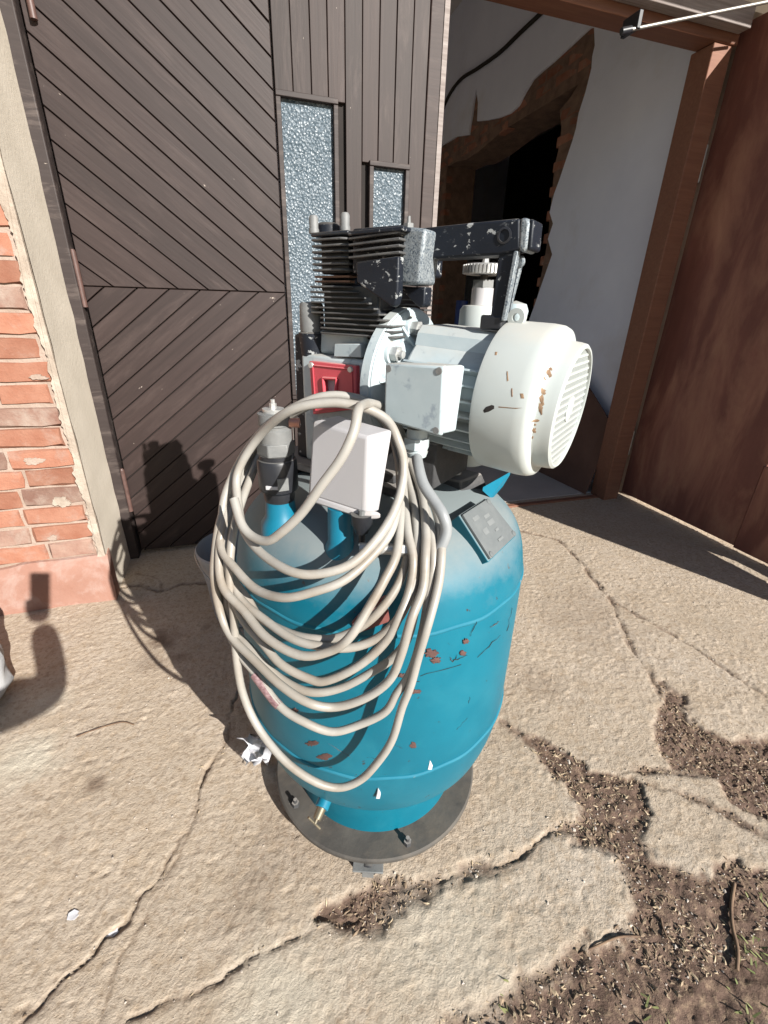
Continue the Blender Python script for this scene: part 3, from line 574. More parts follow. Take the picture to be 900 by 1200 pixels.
M['rustspot'] = mat('bare_primer_chip', (.055, .024, .021), (.10, .05, .042), 60, .8)
M['redlabel'] = mat('red_sticker', (.15, .04, .035), (.20, .075, .065), 30, .6, chips=((.25, .3, .33), 40, .6, .05))
for k, (u, v, a, b) in enumerate([(506, 766, 8, 5), (511, 774, 6, 4.5), (546, 752, 4, 3), (543, 766, 4, 3), (487, 811, 8, 2.5), (484, 874, 4, 4), (380, 887, 9, 4), (366, 871, 8, 4), (471, 792, 5, 2.5), (345, 833, 5, 3)]): patch(blob(u, v, a*.85, b*.85, 22, k), M['rustspot'], 'paint_chip')
for k, (u, v) in enumerate([(504, 897), (443, 931), (447, 888)]): patch([(u-2.5, v+5), (u+2, v+5), (u+3, v), (u, v-6), (u-1, v-1)], M['paper'], 'paint_splash')
for k, (u0_, v0_, u1_, v1_) in enumerate([(551, 745, 559, 728), (560, 770, 586, 745), (530, 775, 548, 768), (528, 770, 530, 776), (531, 776, 536, 768), (600, 712, 594, 740), (492, 792, 540, 779), (385, 872, 410, 886), (430, 887, 440, 889), (463, 873, 471, 877), (535, 855, 547, 842), (575, 735, 586, 728), (549, 824, 551, 817), (480, 800, 492, 799)]):
    r = random.Random(k); n_ = 6; P_ = [onTank(u0_+(u1_-u0_)*i/n_+r.uniform(-.8, .8), v0_+(v1_-v0_)*i/n_+r.uniform(-.8, .8), .2548) for i in range(n_+1)]; obj('scratch', MB().tube(P_, [.00022+.0004*r.random()**2 for _ in P_], 5), M['rustspot'] if k % 4 == 3 else M['gap'], tk)
patch([(428, 712), (452, 699), (457, 728), (420, 742), (412, 730)], M['redlabel'], 'red_sticker')
# drain cock
dp0 = AX+np.array([-.13, -.135, .078]); rd = np.array([-.69, -.72, 0.]); dn = np.array([-.50, -.62, -.25]); dn /= np.linalg.norm(dn)
q = pl(377, 946, .52); q0 = q-dn*.01
dc = obj('drain_cock', MB().cyl(q0-dn*.03, q0+dn*.012, .0125, seg=16), M['teal_plain'], cp, smooth=40, bevel=.0015)
obj('brass_tap', MB().cyl(q0+dn*.012, q0+dn*.030, .0085, .007, 12), M['brass'], dc, smooth=40)
tp_ = q0+dn*.033; obj('tap_lever', MB().cyl(tp_+np.array([-.012, .002, .014]), tp_+np.array([.006, -.004, -.016]), .0022, seg=8).cyl(tp_-dn*.008, tp_+dn*.004, .003, seg=8), M['brass'], dc, smooth=40)
# mounting platform on the dome
pf = obj('mounting_plate', MB().box(L(-.055, -.03, .742), (.30, .20, .014), (ma, me, mz)).box(L(-.16, -.03, .72), (.02, .19, .04), (ma, me, mz)).box(L(.03, -.03, .72), (.02, .19, .04), (ma, me, mz)), M['darkcast'], cp, bevel=.002)
fb = obj('mount_block', MB().hexa([L(.062, -.03, .714), L(.134, -.036, .714), L(.148, -.112, .714), L(.07, -.118, .714)], [L(.071, -.037, .7405), L(.126, -.044, .7405), L(.137, -.104, .7405), L(.077, -.110, .7405)]), M['darkcast'], cp, bevel=.003)
q = L(.10, -.074, .7405); obj('bolt', MB().cyl(q, q+mz*.004, .0115, seg=16).cyl(q+mz*.004, q+mz*.013, .0085, seg=6).cyl(q+mz*.013, q+mz*.018, .0045, seg=8), M['zinc'], fb, smooth=30)
q = at(512, 542, z=.752); obj('clip', MB().box(q+mz*.006, (.010, .008, .03), (ma, me, mz)).box(q+mz*.021+ma*.005, (.02, .008, .003), (ma, me, mz)), M['greymetal'], pf, bevel=.001)
b0, b1, b2, b3 = at(566, 571, z=.735), at(598, 553, z=.735), at(590, 566, z=.718), at(577, 581, z=.712)
obj('bracket', MB().prism([b0, b1, b2, b3], (0, 0, -.006)), M['teal_plain'], cp)
# crankcase
AZ = lambda s: .896-.0456*s
OC = -.022
cc = obj('crankcase', MB().box(L(-.058, -.02, .838), (.146, .138, .178), (ma, me, mz)).box(L(-.075, -.025, .945), (.125, .115, .036), (ma, me, mz)), M['white2'], cp, bevel=.006)
obj('crankcase_rear', MB().hexa([L(-.155, -.10, .75), L(-.120, -.10, .75), L(-.120, .045, .75), L(-.155, .045, .75)], [L(-.150, -.09, .955), L(-.118, -.09, .955), L(-.118, .042, .955), L(-.150, .042, .955)]), M['black'], cp, bevel=.004)
# red inspection cover: outline read on the near side of the crankcase
RO = .058
c_ = [at(*p, o=RO) for p in ((362, 423), (417, 428.5), (418.5, 470), (366, 470))]; c_[2] = c_[2]-mz*.012; c_[3] = c_[3]-mz*.022
hole = [at(*p, o=RO) for p in ((379, 443), (395, 444), (394, 466), (381, 466))]
rc = MB(); off = -me*.012
vs = c_+hole; fs = [(i, (i+1) % 4, 4+(i+1) % 4, 4+i) for i in range(4)]; vs += [p+off for p in vs]; n = 8
fs += [tuple(j+n for j in f) for f in fs]+[(i, (i+1) % 4, (i+1) % 4+n, i+n) for i in range(4)]+[(4+i, 4+(i+1) % 4, 4+(i+1) % 4+n, 4+i+n) for i in range(4)]+[(12, 13, 14, 15)]
rco = obj('red_cover', rc.add(vs, fs), M['red'], cp, bevel=.0018)
rim = MB()
for i in range(4):
    a, b = hole[i], hole[(i+1) % 4]; rim.tube([a+me*.001, b+me*.001], .0026, 6)
obj('cover_rim', rim, M['red'], rco, smooth=60)
fr_ = [c_[i]+(np.mean(c_, 0)-c_[i])*.16 for i in range(4)]; rm = MB()
for i in range(4): rm.tube([fr_[i]+me*.0005, fr_[(i+1) % 4]+me*.0005], .0013, 6)
obj('cover_rib', rm, M['red'], rco, smooth=60)
for u, v in ((365, 428), (411, 433)):
    q = at(u, v, o=RO); obj('screw', MB().cyl(q, q+me*.003, .0048, .004, 12), M['zinc'], rco, smooth=40)
# grey vent on top of the red cover and breather with dark neck
q = at(367, 418, o=.03); br = obj('breather_neck', MB().lathe([(0, -.012), (.017, -.012), (.0215, .03), (.022, .036), (.018, .038), (0, .038)], q, seg=24), M['black'], cp, smooth=40)
obj('breather_cap', MB().lathe([(0, .038), (.0185, .038), (.0192, .044), (.0185, .076), (.016, .080), (0, .081)], q, seg=24), M['greymetal'], br, smooth=40)
a, b = at(392, 403, o=.046), at(423, 419, o=.046)
obj('data_plate', MB().hexa([at(392, 403, o=.050), at(423, 403, o=.050), at(423, 419, o=.050), at(391, 418, o=.050)], [x-me*.012 for x in (at(392, 403, o=.050), at(423, 403, o=.050), at(423, 419, o=.050), at(391, 418, o=.050))]), M['white2'], cp, bevel=.001)
# lower cylinder with fins
cy = obj('cylinder', MB().box(L(-.045, -.03, .99), (.105, .118, .075), (ma, me, mz)).box(L(-.070, -.025, 1.026), (.07, .1, .02), (ma, me, mz)), M['fin'], cp, bevel=.004)
NL = 10
for k in range(NL):
    zf = 1.0215-k*.0070; ends = [-.048, -.036, -.022, -.010, .002, .014, .030, .042, .044, .046]; s1 = ends[k]
    s0 = -.116 if k < 6 else -.098
    P = [L(s0+.004, -.085, zf), L(s0, -.05, zf), L(s0, .035, zf), L(s0+.012, .05, zf), L(s1-.010, .05, zf), L(s1, .044, zf), L(.03, -.085, zf)]
    obj('fin', MB().prism(P, (0, 0, .0026)), M['fintip'], cy, bevel=.0008, seg=1)
for k in range(2): obj('gasket', MB().box(L(-.072, -.018, 1.0300+k*.0062), (.066, .112, .0026), (ma, me, mz)), M['gasket'], cy)
# left head
hd = obj('cylinder_head', MB().box(L(-.072, -.02, 1.066), (.052, .10, .052), (ma, me, mz)).box(L(-.071, -.02, 1.0895), (.068, .128, .0055), (ma, me, mz)), M['fin'], cp, bevel=.002)
for k in range(6): obj('fin', MB().prism([L(-.104, -.08, 1.0430+k*.0076), L(-.106, .035, 1.0430+k*.0076), L(-.100, .048, 1.0430+k*.0076), L(-.046, .049, 1.0430+k*.0076), L(-.038, .040, 1.0430+k*.0076), L(-.038, -.08, 1.0430+k*.0076)], (0, 0, .0028)), M['fintip'], hd, bevel=.0009, seg=1)
for u, v in ((368, 271), (404.5, 268)):
    q = at(u, v, o=.03 if u < 400 else .01); obj('stud', MB().lathe([(0, -.003), (.0075, -.003), (.0075, .002), (.0065, .004), (.0068, .016), (.005, .0195), (0, .020)], q, seg=14), M['greymetal'], hd, smooth=40)
q = at(385, 271, o=.0); obj('valve_cap', MB().lathe([(0, -.004), (.02, -.004), (.02, .006), (.014, .010), (0, .010)], q, seg=18), M['black'], hd, smooth=40)
# right head, side shield, arm
h2 = obj('head_block', MB().box(L(.012, -.012, 1.066), (.08, .115, .054), (ma, me, mz)), M['black'], cp, bevel=.003)
for k in range(4):
    a, b = at(408, 281.0+k*7.4, o=.06), at(468, 273.0+k*8.0, o=.06); obj('fin', MB().prism([a, b, b-me*.06, a-me*.06], (0, 0, .0030)), M['fintip'], h2, bevel=.0008, seg=1)
obj('top_lid', MB().prism([at(407, 271, o=.062), at(473, 264.5, o=.062), at(473, 264.5, o=.062)-me*.12, at(407, 271, o=.062)-me*.12], (0, 0, -.005)), M['black'], h2, bevel=.0015)
sh = [at(*p, o=.066) for p in ((416.7, 307), (467, 300), (465.5, 347), (462.5, 357.5), (459, 359.5), (455, 357), (418, 331))]
shd = obj('side_shield', MB().prism(sh, -me*.014), M['black'], h2, bevel=.002)
sb = [at(*p, o=.045) for p in ((472, 265), (499, 267.5), (490.5, 333), (466.5, 334))]
obj('elbow_casting', MB().prism(sb, -me*.045), M['silver'], h2, bevel=.004)
tb = [at(*p, o=.025) for p in ((466, 337), (498, 336), (497, 357), (493, 360.5), (489, 359))]
obj('gusset', MB().prism(tb, -me*.02), M['black'], h2, bevel=.002)
q = at(479, 264, o=.03); obj('small_stud', MB().cyl(q-mz*.004, q+mz*.010, .0035, .002, 10).cyl(q-mz*.004, q+mz*.002, .007, seg=6), M['greymetal'], h2, smooth=40)
ar = [at(*p, o=.018) for p in ((494, 267), (560, 260), (609, 255.5), (609, 292), (585, 298.5), (494, 304))]
am = obj('handle_arm', MB().prism(ar, -me*.036), M['black'], cp, bevel=.0025)
ec = [at(*p, o=.018) for p in ((609.5, 255), (619, 255), (620.5, 262), (617, 293), (611, 296), (607, 290))]
obj('end_cap', MB().prism(ec, -me*.036), M['silver'], am, bevel=.004)
ec = [at(*p, o=.016) for p in ((620, 256.5), (626, 257), (623, 291), (618, 294))]; obj('end_flange', MB().prism(ec, -me*.034), M['black'], am, bevel=.002)
q = at(591, 276, o=.0185); obj('pivot_hole', MB().lathe([(.0088, -.004), (.0088, .0008), (.0065, .0012), (.0062, -.003), (0, -.003)], q, me, 20), M['rubber'], am, smooth=40)
lg = [at(*p, o=.014) for p in ((585, 292), (604, 290), (588, 377), (573.5, 377))]; obj('arm_leg', MB().prism(lg, -me*.024), M['black'], am, bevel=.002)
lg = [at(*p, o=.018) for p in ((602, 294), (607, 294), (591, 376), (587, 376))]; obj('leg_flange', MB().prism(lg, -me*.010), M['silver'], am, bevel=.001)
lg = [at(*p, o=-.008) for p in ((604, 300), (612, 302), (609, 318), (600, 352), (596, 372), (590, 373), (600, 330))]; obj('lever', MB().prism(lg, -me*.008), M['silver'], am, bevel=.002)
q = at(608.5, 307, o=-.006); obj('lever_pivot', MB().cyl(q, q+me*.006, .0075, .006, 14), M['silver'], am, smooth=40)
q = at(580, 378, o=.0); obj('leg_shoe', MB().box(q, (.03, .03, .018), (ma, me, mz)), M['rubber'], am, bevel=.003)
q = at(603, 366, o=-.03); obj('lifting_knob', MB().lathe([(0, -.012), (.012, -.012), (.0165, -.006), (.0175, .002), (.014, .010), (0, .014)], q, mz, 20), M['white2'], cp, smooth=50)
q = at(606, 372, o=-.005); obj('lifting_eye', MB().lathe([(.005, -.005), (.011, -.005), (.011, .005), (.005, .005), (.005, -.005)], q, me, 18), M['white'], cp, smooth=40)
# flange, bell and motor along the tilted axis
tau = math.radians(-2.6); mx = ma*math.cos(tau)+mz*math.sin(tau); mu_ = np.cross(me, mx); mu_ = mu_ if mu_[2] > 0 else -mu_; A0m = L(0, OC, .896)
def K(s, o=0, h=0): return A0m+mx*s+me*o+mu_*h
fl = obj('flange', MB().lathe([(0, .010), (.098, .010), (.1035, .013), (.1035, .027), (.1015, .0285), (.1015, .0305), (.099, .033), (.097, .034), (.06, .036), (0, .036)], A0m, mx, 72), M['white2'], cp, smooth=30)
obj('bell_housing', MB().lathe([(.070, .034), (.066, .042), (.058, .052), (.056, .062), (0, .062)], A0m, mx, 48), M['white2'], cp, smooth=35)
for k in range(6):
    t = math.radians(k*60+5); d = me*math.cos(t)+mu_*math.sin(t); e = np.cross(mx, d)
    obj('rib', MB().prism([K(.035)+d*.055-e*.0025, K(.035)+d*.088-e*.0025, K(.050)+d*.064-e*.0025, K(.062)+d*.055-e*.0025], e*.005), M['white2'], fl, bevel=.001)
for tdeg in (35, 80, 125, 215, 305):
    t = math.radians(tdeg); d = me*math.cos(t)+mu_*math.sin(t)
    bo = obj('flange_boss', MB().lathe([(0, .034), (.0165, .034), (.015, .039), (0, .039)], A0m+d*.078, mx, 20), M['white2'], fl, smooth=40); obj('nut', MB().cyl(K(.039)+d*.078, K(.050)+d*.078, .0105, seg=6).cyl(K(.050)+d*.078, K(.057)+d*.078, .0055, seg=10), M['zinc'], fl, smooth=30)
mt = obj('motor_body', MB().lathe([(0, .061), (.070, .061), (.074, .066), (.074, .20), (0, .20)], A0m, mx, 48).prism([K(.064, .046, .058), K(.064, -.05, .058), K(.064, -.046, .0835), K(.064, .030, .0835), K(.064, .042, .074)], mx*.125), M['white2'], cp, smooth=35)
for k in range(26):
    t = math.radians(-75+k*330/26)
    if 38 < (-75+k*330/26) < 132: continue
    d = me*math.cos(t)+mu_*math.sin(t); e = np.cross(mx, d); obj('fin', MB().box(K(.132)+d*.0805, (.128, .020, .0026), (mx, d, e)), M['white2'], mt)
obj('motor_foot', MB().box(L(.075, -.02, .785), (.09, .12, .07), (ma, me, mz)).box(L(.0, -.025, .757), (.12, .16, .016), (ma, me, mz)), M['darkcast'], cp, bevel=.003)
# fan cover
fcp = [(.0955, .183), (.0985, .182), (.0992, .186), (.0996, .236), (.0985, .248), (.0955, .2545), (.0905, .2570), (.0850, .2575), (.0828, .2585), (.0818, .2615), (.0812, .272), (.0800, .2790), (.0770, .2815), (.0748, .2812), (.0742, .2785), (.0742, .2740)]
fc = obj('fan_cover', MB().lathe([np.array(q) for q in fcp], A0m, mx, 96), M['white'], cp, smooth=40)
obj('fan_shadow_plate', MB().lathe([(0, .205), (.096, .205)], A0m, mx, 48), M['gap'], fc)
gr = MB(); Rg = .0748; ys = np.linspace(-Rg, Rg, 17)
for y_ in ys[1:-1]:
    wv = math.sqrt(Rg*Rg-y_*y_); gr.box(K(.2775, 0, y_), (.0016, 2*wv, .0030), (mx, me, mu_))
for y_ in np.linspace(-Rg, Rg, 30)[1:-1]:
    wv = math.sqrt(Rg*Rg-y_*y_); gr.box(K(.2765, y_, 0), (.0016, .0022, 2*wv), (mx, me, mu_))
gr.lathe([(0, .2760), (.017, .2760), (.017, .2786), (0, .2790)], A0m, mx, 24)
tag(obj('fan_grille', gr, M['white'], fc), kind='stuff')
def onCover(u, v, Rr=.0998):
    d = ray(u, v); w0 = O-A0m; dd = d-mx*(d@mx); ww = w0-mx*(w0@mx); a_ = dd@dd; b = 2*dd@ww; c = ww@ww-Rr*Rr; return O+d*((-b-math.sqrt(max(b*b-4*a_*c, 0)))/(2*a_))
fch = [q[1] for q in fcp[2:10]]; fcr = [q[0] for q in fcp[2:10]]
def cpatch(px, m, name, e=.0004):
    n = len(px); P = []
    for u, v in px:
        p = onCover(u, v); h = (p-A0m)@mx; w = (p-A0m)-mx*h; P.append((h, w/np.linalg.norm(w)))
    hc = np.mean([h for h, _ in P]); wc = np.mean([w for _, w in P], 0); wc /= np.linalg.norm(wc)
    pos = lambda h, w, ee: A0m+mx*h+w/np.linalg.norm(w)*(float(np.interp(h, fch, fcr))+ee)
    vs = [pos(h, w, e*.2) for h, w in P]+[pos(hc+(h-hc)*.5, wc+(w-wc)*.5, e) for h, w in P]+[pos(hc, wc, e)]
    obj(name, MB().add(vs, [(i, (i+1) % n, n+(i+1) % n, n+i) for i in range(n)]+[(n+i, n+(i+1) % n, 2*n) for i in range(n)]), m, fc)
M['rust'] = mat('rust_scrape', (.15, .085, .05), (.30, .20, .12), 50, .85)
cpatch([(566, 481), (569, 477), (576, 474.5), (579, 475.5), (579, 479), (573, 482.5), (567, 484)], M['gap'], 'cover_slot')
for k, q in enumerate([[(584, 476.3), (604, 478), (624, 478.2), (604, 479.2), (584, 477.6)], [(593.5, 435), (595, 435), (596, 446), (594, 447)], [(599, 455), (600.5, 455), (600.8, 465), (599.2, 465)], [(609, 461), (613, 461), (614, 467), (610, 467)], [(580, 412), (583, 412), (582, 416), (579.5, 416)]]): cpatch(q, M['rust'], 'scratch')
for k, (u, v, a, b) in enumerate([(633, 455, 3, 5), (631, 466, 3, 8), (628.5, 478, 2.5, 9), (642, 428, 3, 5), (644, 422, 2, 2.5), (623, 497, 3.5, 2), (620, 511, 2, 4), (621, 503, 1.5, 1.5), (618, 521, 1, 2), (636, 437, 1.2, 1.5)]): cpatch(blob(u, v, a, b, 14, k+200), M['rust'], 'rust_scrape')
# terminal box on the near side of the motor
F0 = [at(*p, o=.128) for p in ((453.5, 426), (522, 429), (517.5, 510), (452, 492))]; D1 = .028
bx0 = [p-me*D1 for p in F0]
bx0[1] = bx0[1]+ma*.012; bx0[2] = bx0[2]+ma*.006
tbx = obj('terminal_box', MB().hexa([p-me*.004 for p in F0], bx0), M['white2'], cp, bevel=.003)
cF = np.mean(F0, 0); obj('box_lid', MB().hexa([cF+(p-cF)*1.0+me*.004 for p in F0], [cF+(p-cF)*1.035-me*.0035 for p in F0]), M['white2'], tbx, bevel=.0025)
for i in range(4):
    q = cF+(F0[i]-cF)*.86+me*.0035; obj('screw', MB().cyl(q-me*.001, q+me*.0016, .0044, .004, 12), M['greymetal'], tbx, smooth=40)
obj('box_neck', MB().box(L(.125, .075, .902), (.05, .06, .06), (ma, me, mz)), M['white2'], tbx)
q = at(489, 507, o=.105); gl = obj('cable_gland', MB().cyl(q+mz*.006, q-mz*.006, .0135, seg=20).cyl(q-mz*.006, q-mz*.020, .0175, seg=6).cyl(q-mz*.020, q-mz*.0245, .0140, seg=20).cyl(q-mz*.0245, q-mz*.031, .0155, .0135, 20), M['white2'], cp, smooth=30)
mc = [q-mz*.026]+[pl(u, v, D) for u, v, D in ((490, 545, .555), (496, 567, .535), (508, 586, .52), (519, 604, .505), (523, 622, .50), (517, 640, .495), (508, 655, .495))]
obj('motor_cable', MB().tube(catmull(mc, 8), .0072, 12), M['cablegrey'], cp, smooth=70)
# regulator behind the motor
q = L(.097, -.12, .75); rg = obj('regulator_body', MB().lathe([(0, 0), (.033, 0), (.033, .20), (.0322, .247), (.028, .253), (.018, .254), (0, .254)], q, seg=32), M['white'], cp, smooth=40)
obj('regulator_neck', MB().cyl(q+mz*.2535, q+mz*.278, .0165, seg=24), M['ivory'], rg, smooth=40); obj('regulator_nut', MB().cyl(q+mz*.278, q+mz*.289, .0175, seg=6), M['greymetal'], rg, smooth=30)
obj('spindle', MB().cyl(q+mz*.289, q+mz*.298, .006, seg=10), M['plate'], rg, smooth=40)
hw = MB().lathe([(0, .296), (.028, .296), (.031, .298), (.031, .3085), (.028, .3105), (0, .3105)], q, seg=40).cyl(q+mz*.310, q+mz*.318, .0055, .0045, 8)
for k in range(36):
    t = 2*math.pi*k/36; d = np.array([math.cos(t), math.sin(t), 0]); hw.box(q+d*.0315+mz*.303, (.003, .0028, .012), (d, np.cross(mz, d), mz))
obj('hand_wheel', hw, M['zinc'], rg, smooth=30)
# name plate bracket on the shoulder of the tank
M['worn'] = mat('worn_print', (.14, .15, .152), (.17, .18, .18), 60, .7)
npq = [at(540, 602, z=.738), at(571.5, 582, z=.738), at(607, 627, z=.683), at(575.5, 657.5, z=.683)]
nn_ = np.cross(npq[1]-npq[0], npq[3]-npq[0]); nn_ /= np.linalg.norm(nn_); nn_ = nn_ if nn_[2] > 0 else -nn_; cN = np.mean(npq, 0)
npo = obj('nameplate_bracket', MB().hexa([p-nn_*.0045 for p in npq], [cN+(p-cN)*np.array([.92, .92, 1])-nn_*.03 for p in npq]), M['teal'], cp, bevel=.0015)
npl = obj('nameplate', MB().hexa([cN+(p-cN)*.94+nn_*.0005 for p in npq], [cN+(p-cN)*.94-nn_*.004 for p in npq]), M['platemetal'], npo, bevel=.001)
for i in range(1, 4):
    q = cN+(npq[i]-cN)*.82; obj('rivet', MB().lathe([(.005, .0002), (.004, .002), (0, .003)], q, nn_, 12), M['platemetal'], npo, smooth=40)
uu = npq[1]-npq[0]; vv = npq[3]-npq[0]
for a, b, w_, h_ in ((.30, .22, .20, .08), (.34, .52, .16, .12), (.62, .30, .18, .07), (.62, .44, .22, .10), (.66, .62, .12, .05), (.60, .80, .18, .05)):
    c = npq[0]+uu*a+vv*b+nn_*.0006; obj('worn_print', MB().prism([c-uu*w_/2-vv*h_/2, c+uu*w_/2-vv*h_/2, c+uu*w_/2+vv*h_/2, c-uu*w_/2+vv*h_/2], nn_*.0001), M['worn'], npo)
# safety valve column at the left
va = pl(329, 598, .615); VA = np.array([va[0], va[1], 0])
zof = lambda v, u=328: float((lambda d: 1+d[2]*((va[0]*nv[0]+va[1]*nv[1])/(d[0]*nv[0]+d[1]*nv[1])))(ray(u, v)))
zb, z1, z2, z3, z4, z5, z6 = zof(606), zof(585), zof(574), zof(537), zof(520), zof(484), zof(470)
pipe = obj('valve_riser', MB().lathe([(.034, zb-.05), (.030, zb-.006), (.0225, zb+.006), (.0215, z1), (0, z1)], VA, seg=28), M['teal_plain'], cp, smooth=50)
vb = obj('safety_valve', MB().lathe([(0, z1), (.0215, z1), (.0225, z1+.006), (.0225, z2-.001), (.0275, z2+.003), (.028, z2+.006), (.028, z3-.004), (.0265, z3), (.0245, z3+.001), (.0245, z3+.007), (0, z3+.007)], VA, seg=32), M['rubber'], cp, smooth=35)
obj('valve_nut', MB().cyl(VA+mz*(z3+.007), VA+mz*(z4+.004), .0268, .0262, 6), M['greymetal'], vb, bevel=.0015)
obj('valve_cap', MB().lathe([(0, z4+.004), (.0225, z4+.004), (.0225, z5-.022), (.0205, z5-.020), (.0205, z5-.017), (.0215, z5-.016), (.0215, z5), (.016, z5+.001), (0, z5+.001)], VA, seg=28), M['greymetal'], vb, smooth=35)
obj('valve_cap_disc', MB().lathe([(0, z5+.001), (.014, z5+.001), (.0145, z5+.004), (.0145, z5+.006), (0, z5+.007)], VA, seg=20).cyl(VA+mz*(z5+.006), VA+mz*(z5+.013), .0048, seg=6).cyl(VA+mz*(z5+.012), VA+mz*(z6+.002), .003, seg=8), M['zinc'], vb, smooth=35)
obj('bleed_stub', MB().cyl(VA+mz*(z5-.013), VA+mz*(z5-.013)+np.array([.033, -.010, 0]), .0055, .0065, 10), M['copper'], vb, smooth=40)
vw = np.array([-nv[0], -nv[1], 0]); vrt = np.array([nv[1], -nv[0], 0])
obj('valve_label', MB().box(VA+mz*(z2+.018)+(vw*.95+vrt*.45)*.0262, (.015, .004, .018), (vrt*.9-vw*.43, vw*.9+vrt*.43, mz)), M['greymetal'], vb)
obj('relief_slot', MB().box(VA+mz*(z2+.013)+(vw*.99-vrt*.12)*.0268, (.018, .003, .006), (vrt, vw, mz)), M['ivory'], vb, bevel=.001)
# pressure switch box
PN = pl(431, 512, .520); zt = PN[2]; zbt = pl(426, 602, .512)[2]
TLf = gnd(366, 493, zt+.004); TRb = gnd(461, 504, zt+.002)
Bn, Bl, Brr = pl(426, 602, .512), gnd(361, 581, zbt+.002), gnd(444, 601, zbt+.002)
Tb = TLf+TRb-PN; Bb = Bl+Brr-Bn
TLf2 = PN+(TLf-PN); lid = MB().hexa([PN, TLf, Tb, TRb], [Bn, Bl, Bb, Brr])
ps = obj('switch_box', lid, M['ivory'], cp, bevel=.004, seg=3)
exp = lambda p, c: c+(p-c)*1.07
cB = (Bn+Bl+Bb+Brr)/4; obj('switch_base', MB().hexa([exp(p, cB)+mz*.002 for p in (Bn, Bl, Bb, Brr)], [exp(p, cB)-mz*.0085 for p in (Bn, Bl, Bb, Brr)]), M['ivory'], ps, bevel=.003)
q = cB+(Bn-cB)*.93; obj('screw', MB().cyl(q-mz*.002, q+mz*.004, .005, .0045, 10), M['greymetal'], ps)
spz = np.array([.117, .538, 0])
stp = obj('switch_riser', MB().lathe([(.024, .675), (.021, .700), (.0175, .708), (.0165, zbt-.007), (0, zbt-.007)], spz, seg=24), M['teal_plain'], cp, smooth=50)
q = gnd(424, 617, zbt-.02); obj('gland', MB().lathe([(0, .018), (.014, .018), (.0135, .004), (.010, -.002), (.0085, -.008), (.0045, -.010), (.0045, -.022), (0, -.022)], q, seg=18), M['rubber'], cp, smooth=40)
q = pl(440, 643, .50); obj('outlet_stub', MB().cyl(q-vrt*.02, q+vrt*.022, .0075, seg=14).cyl(q+vrt*.03, q+vrt*.044, .0095, seg=6).cyl(q+vrt*.022, q+vrt*.03, .005, seg=10), M['zinc'], cp, smooth=35)

# ------------------------------------------------------------------ the coil of cable hung on the compressor
def dep(z, top): # distance of the coil from the camera side: against the tank below, round the valve and box above
    t = min(max((z-.64)/.20, 0), 1); t = t*t*(3-2*t); return .450+(top-.450)*t
def cpt(u, v, off, top=.655):
    D = .45
    for _ in range(6): D = dep(pl(u, v, D)[2], top)+off+.10*min(max((365-u)/110, 0), 1)**1.5
    return pl(u, v, D)
loops = [
 (-.030, [(425, 477), (385, 471), (340, 481), (302, 513), (281, 552), (277, 590), (286, 622), (307, 648), (342, 669), (376, 671), (410, 660), (440, 635), (458, 606), (468, 575), (472, 545), (466, 515)]),
 (-.018, [(452, 490), (415, 474), (370, 474), (325, 492), (290, 527), (266, 575), (259, 615), (262, 643), (276, 668), (300, 690), (335, 701), (370, 694), (402, 678), (432, 654), (455, 625), (466, 592), (470, 560)]),
 (.008, [(470, 525), (455, 492), (420, 472), (375, 472), (325, 497), (290, 542), (274, 590), (268, 640), (274, 675), (288, 703), (305, 722), (335, 741), (366, 749), (392, 748), (420, 736), (446, 715), (466, 685), (477, 650), (480, 610), (476, 570)]),
 (-.004, [(470, 530), (450, 487), (410, 468), (362, 476), (318, 505), (284, 552), (266, 600), (264, 650), (270, 680), (284, 705), (309, 727), (342, 749), (375, 758), (410, 757), (442, 749), (464, 728), (480, 695), (488, 655), (488, 610), (480, 570)]),
 (-.024, [(468, 525), (442, 480), (400, 465), (355, 474), (312, 505), (280, 556), (262, 612), (257, 655), (264, 688), (284, 716), (315, 746), (352, 770), (386, 765), (412, 744), (432, 712), (450, 678), (464, 650), (470, 610), (470, 575)]),
 (-.010, [(465, 530), (448, 490), (405, 470), (350, 480), (310, 512), (282, 560), (266, 620), (268, 680), (282, 720), (306, 755), (330, 780), (361, 797), (382, 796), (420, 780), (450, 754), (469, 721), (480, 690), (483, 657), (476, 623), (472, 575)]),
 (.002, [(470, 535), (452, 495), (410, 468), (355, 477), (308, 515), (280, 568), (264, 630), (264, 690), (276, 734), (299, 762), (329, 795), (364, 812), (400, 807), (442, 783), (463, 768), (480, 745), (489, 700), (493, 645), (488, 595), (478, 550)]),
 (-.020, [(472, 525), (455, 490), (420, 468), (375, 466), (325, 490), (285, 545), (262, 605), (253, 650), (251, 680), (258, 715), (272, 745), (297, 773), (329, 804), (361, 823), (395, 830), (430, 818), (456, 794), (470, 766), (483, 725), (495, 690), (500, 655), (498, 620), (493, 575), (480, 540)]),
 (-.006, [(474, 525), (460, 495), (425, 470), (380, 467), (330, 492), (292, 545), (270, 605), (259, 650), (257, 690), (263, 728), (281, 765), (298, 790), (327, 827), (357, 848), (389, 857), (423, 850), (450, 834), (467, 815), (478, 797), (488, 772), (497, 738), (504, 700), (508, 657), (505, 620), (496, 582), (482, 545)]),
 (-.014, [(470, 520), (452, 485), (415, 466), (372, 467), (330, 490), (300, 540), (278, 610), (270, 670), (273, 720), (277, 768), (285, 811), (303, 853), (335, 891), (370, 915), (399, 921), (423, 913), (443, 894), (460, 864), (471, 830), (481, 805), (491, 770), (501, 738), (512, 700), (518, 670), (517, 632), (507, 592), (490, 560), (478, 545)]),
]
path = []
for k, (off, P) in enumerate(loops): path += [cpt(u, v, off, .578 if k < 2 else .662) for u, v in P]
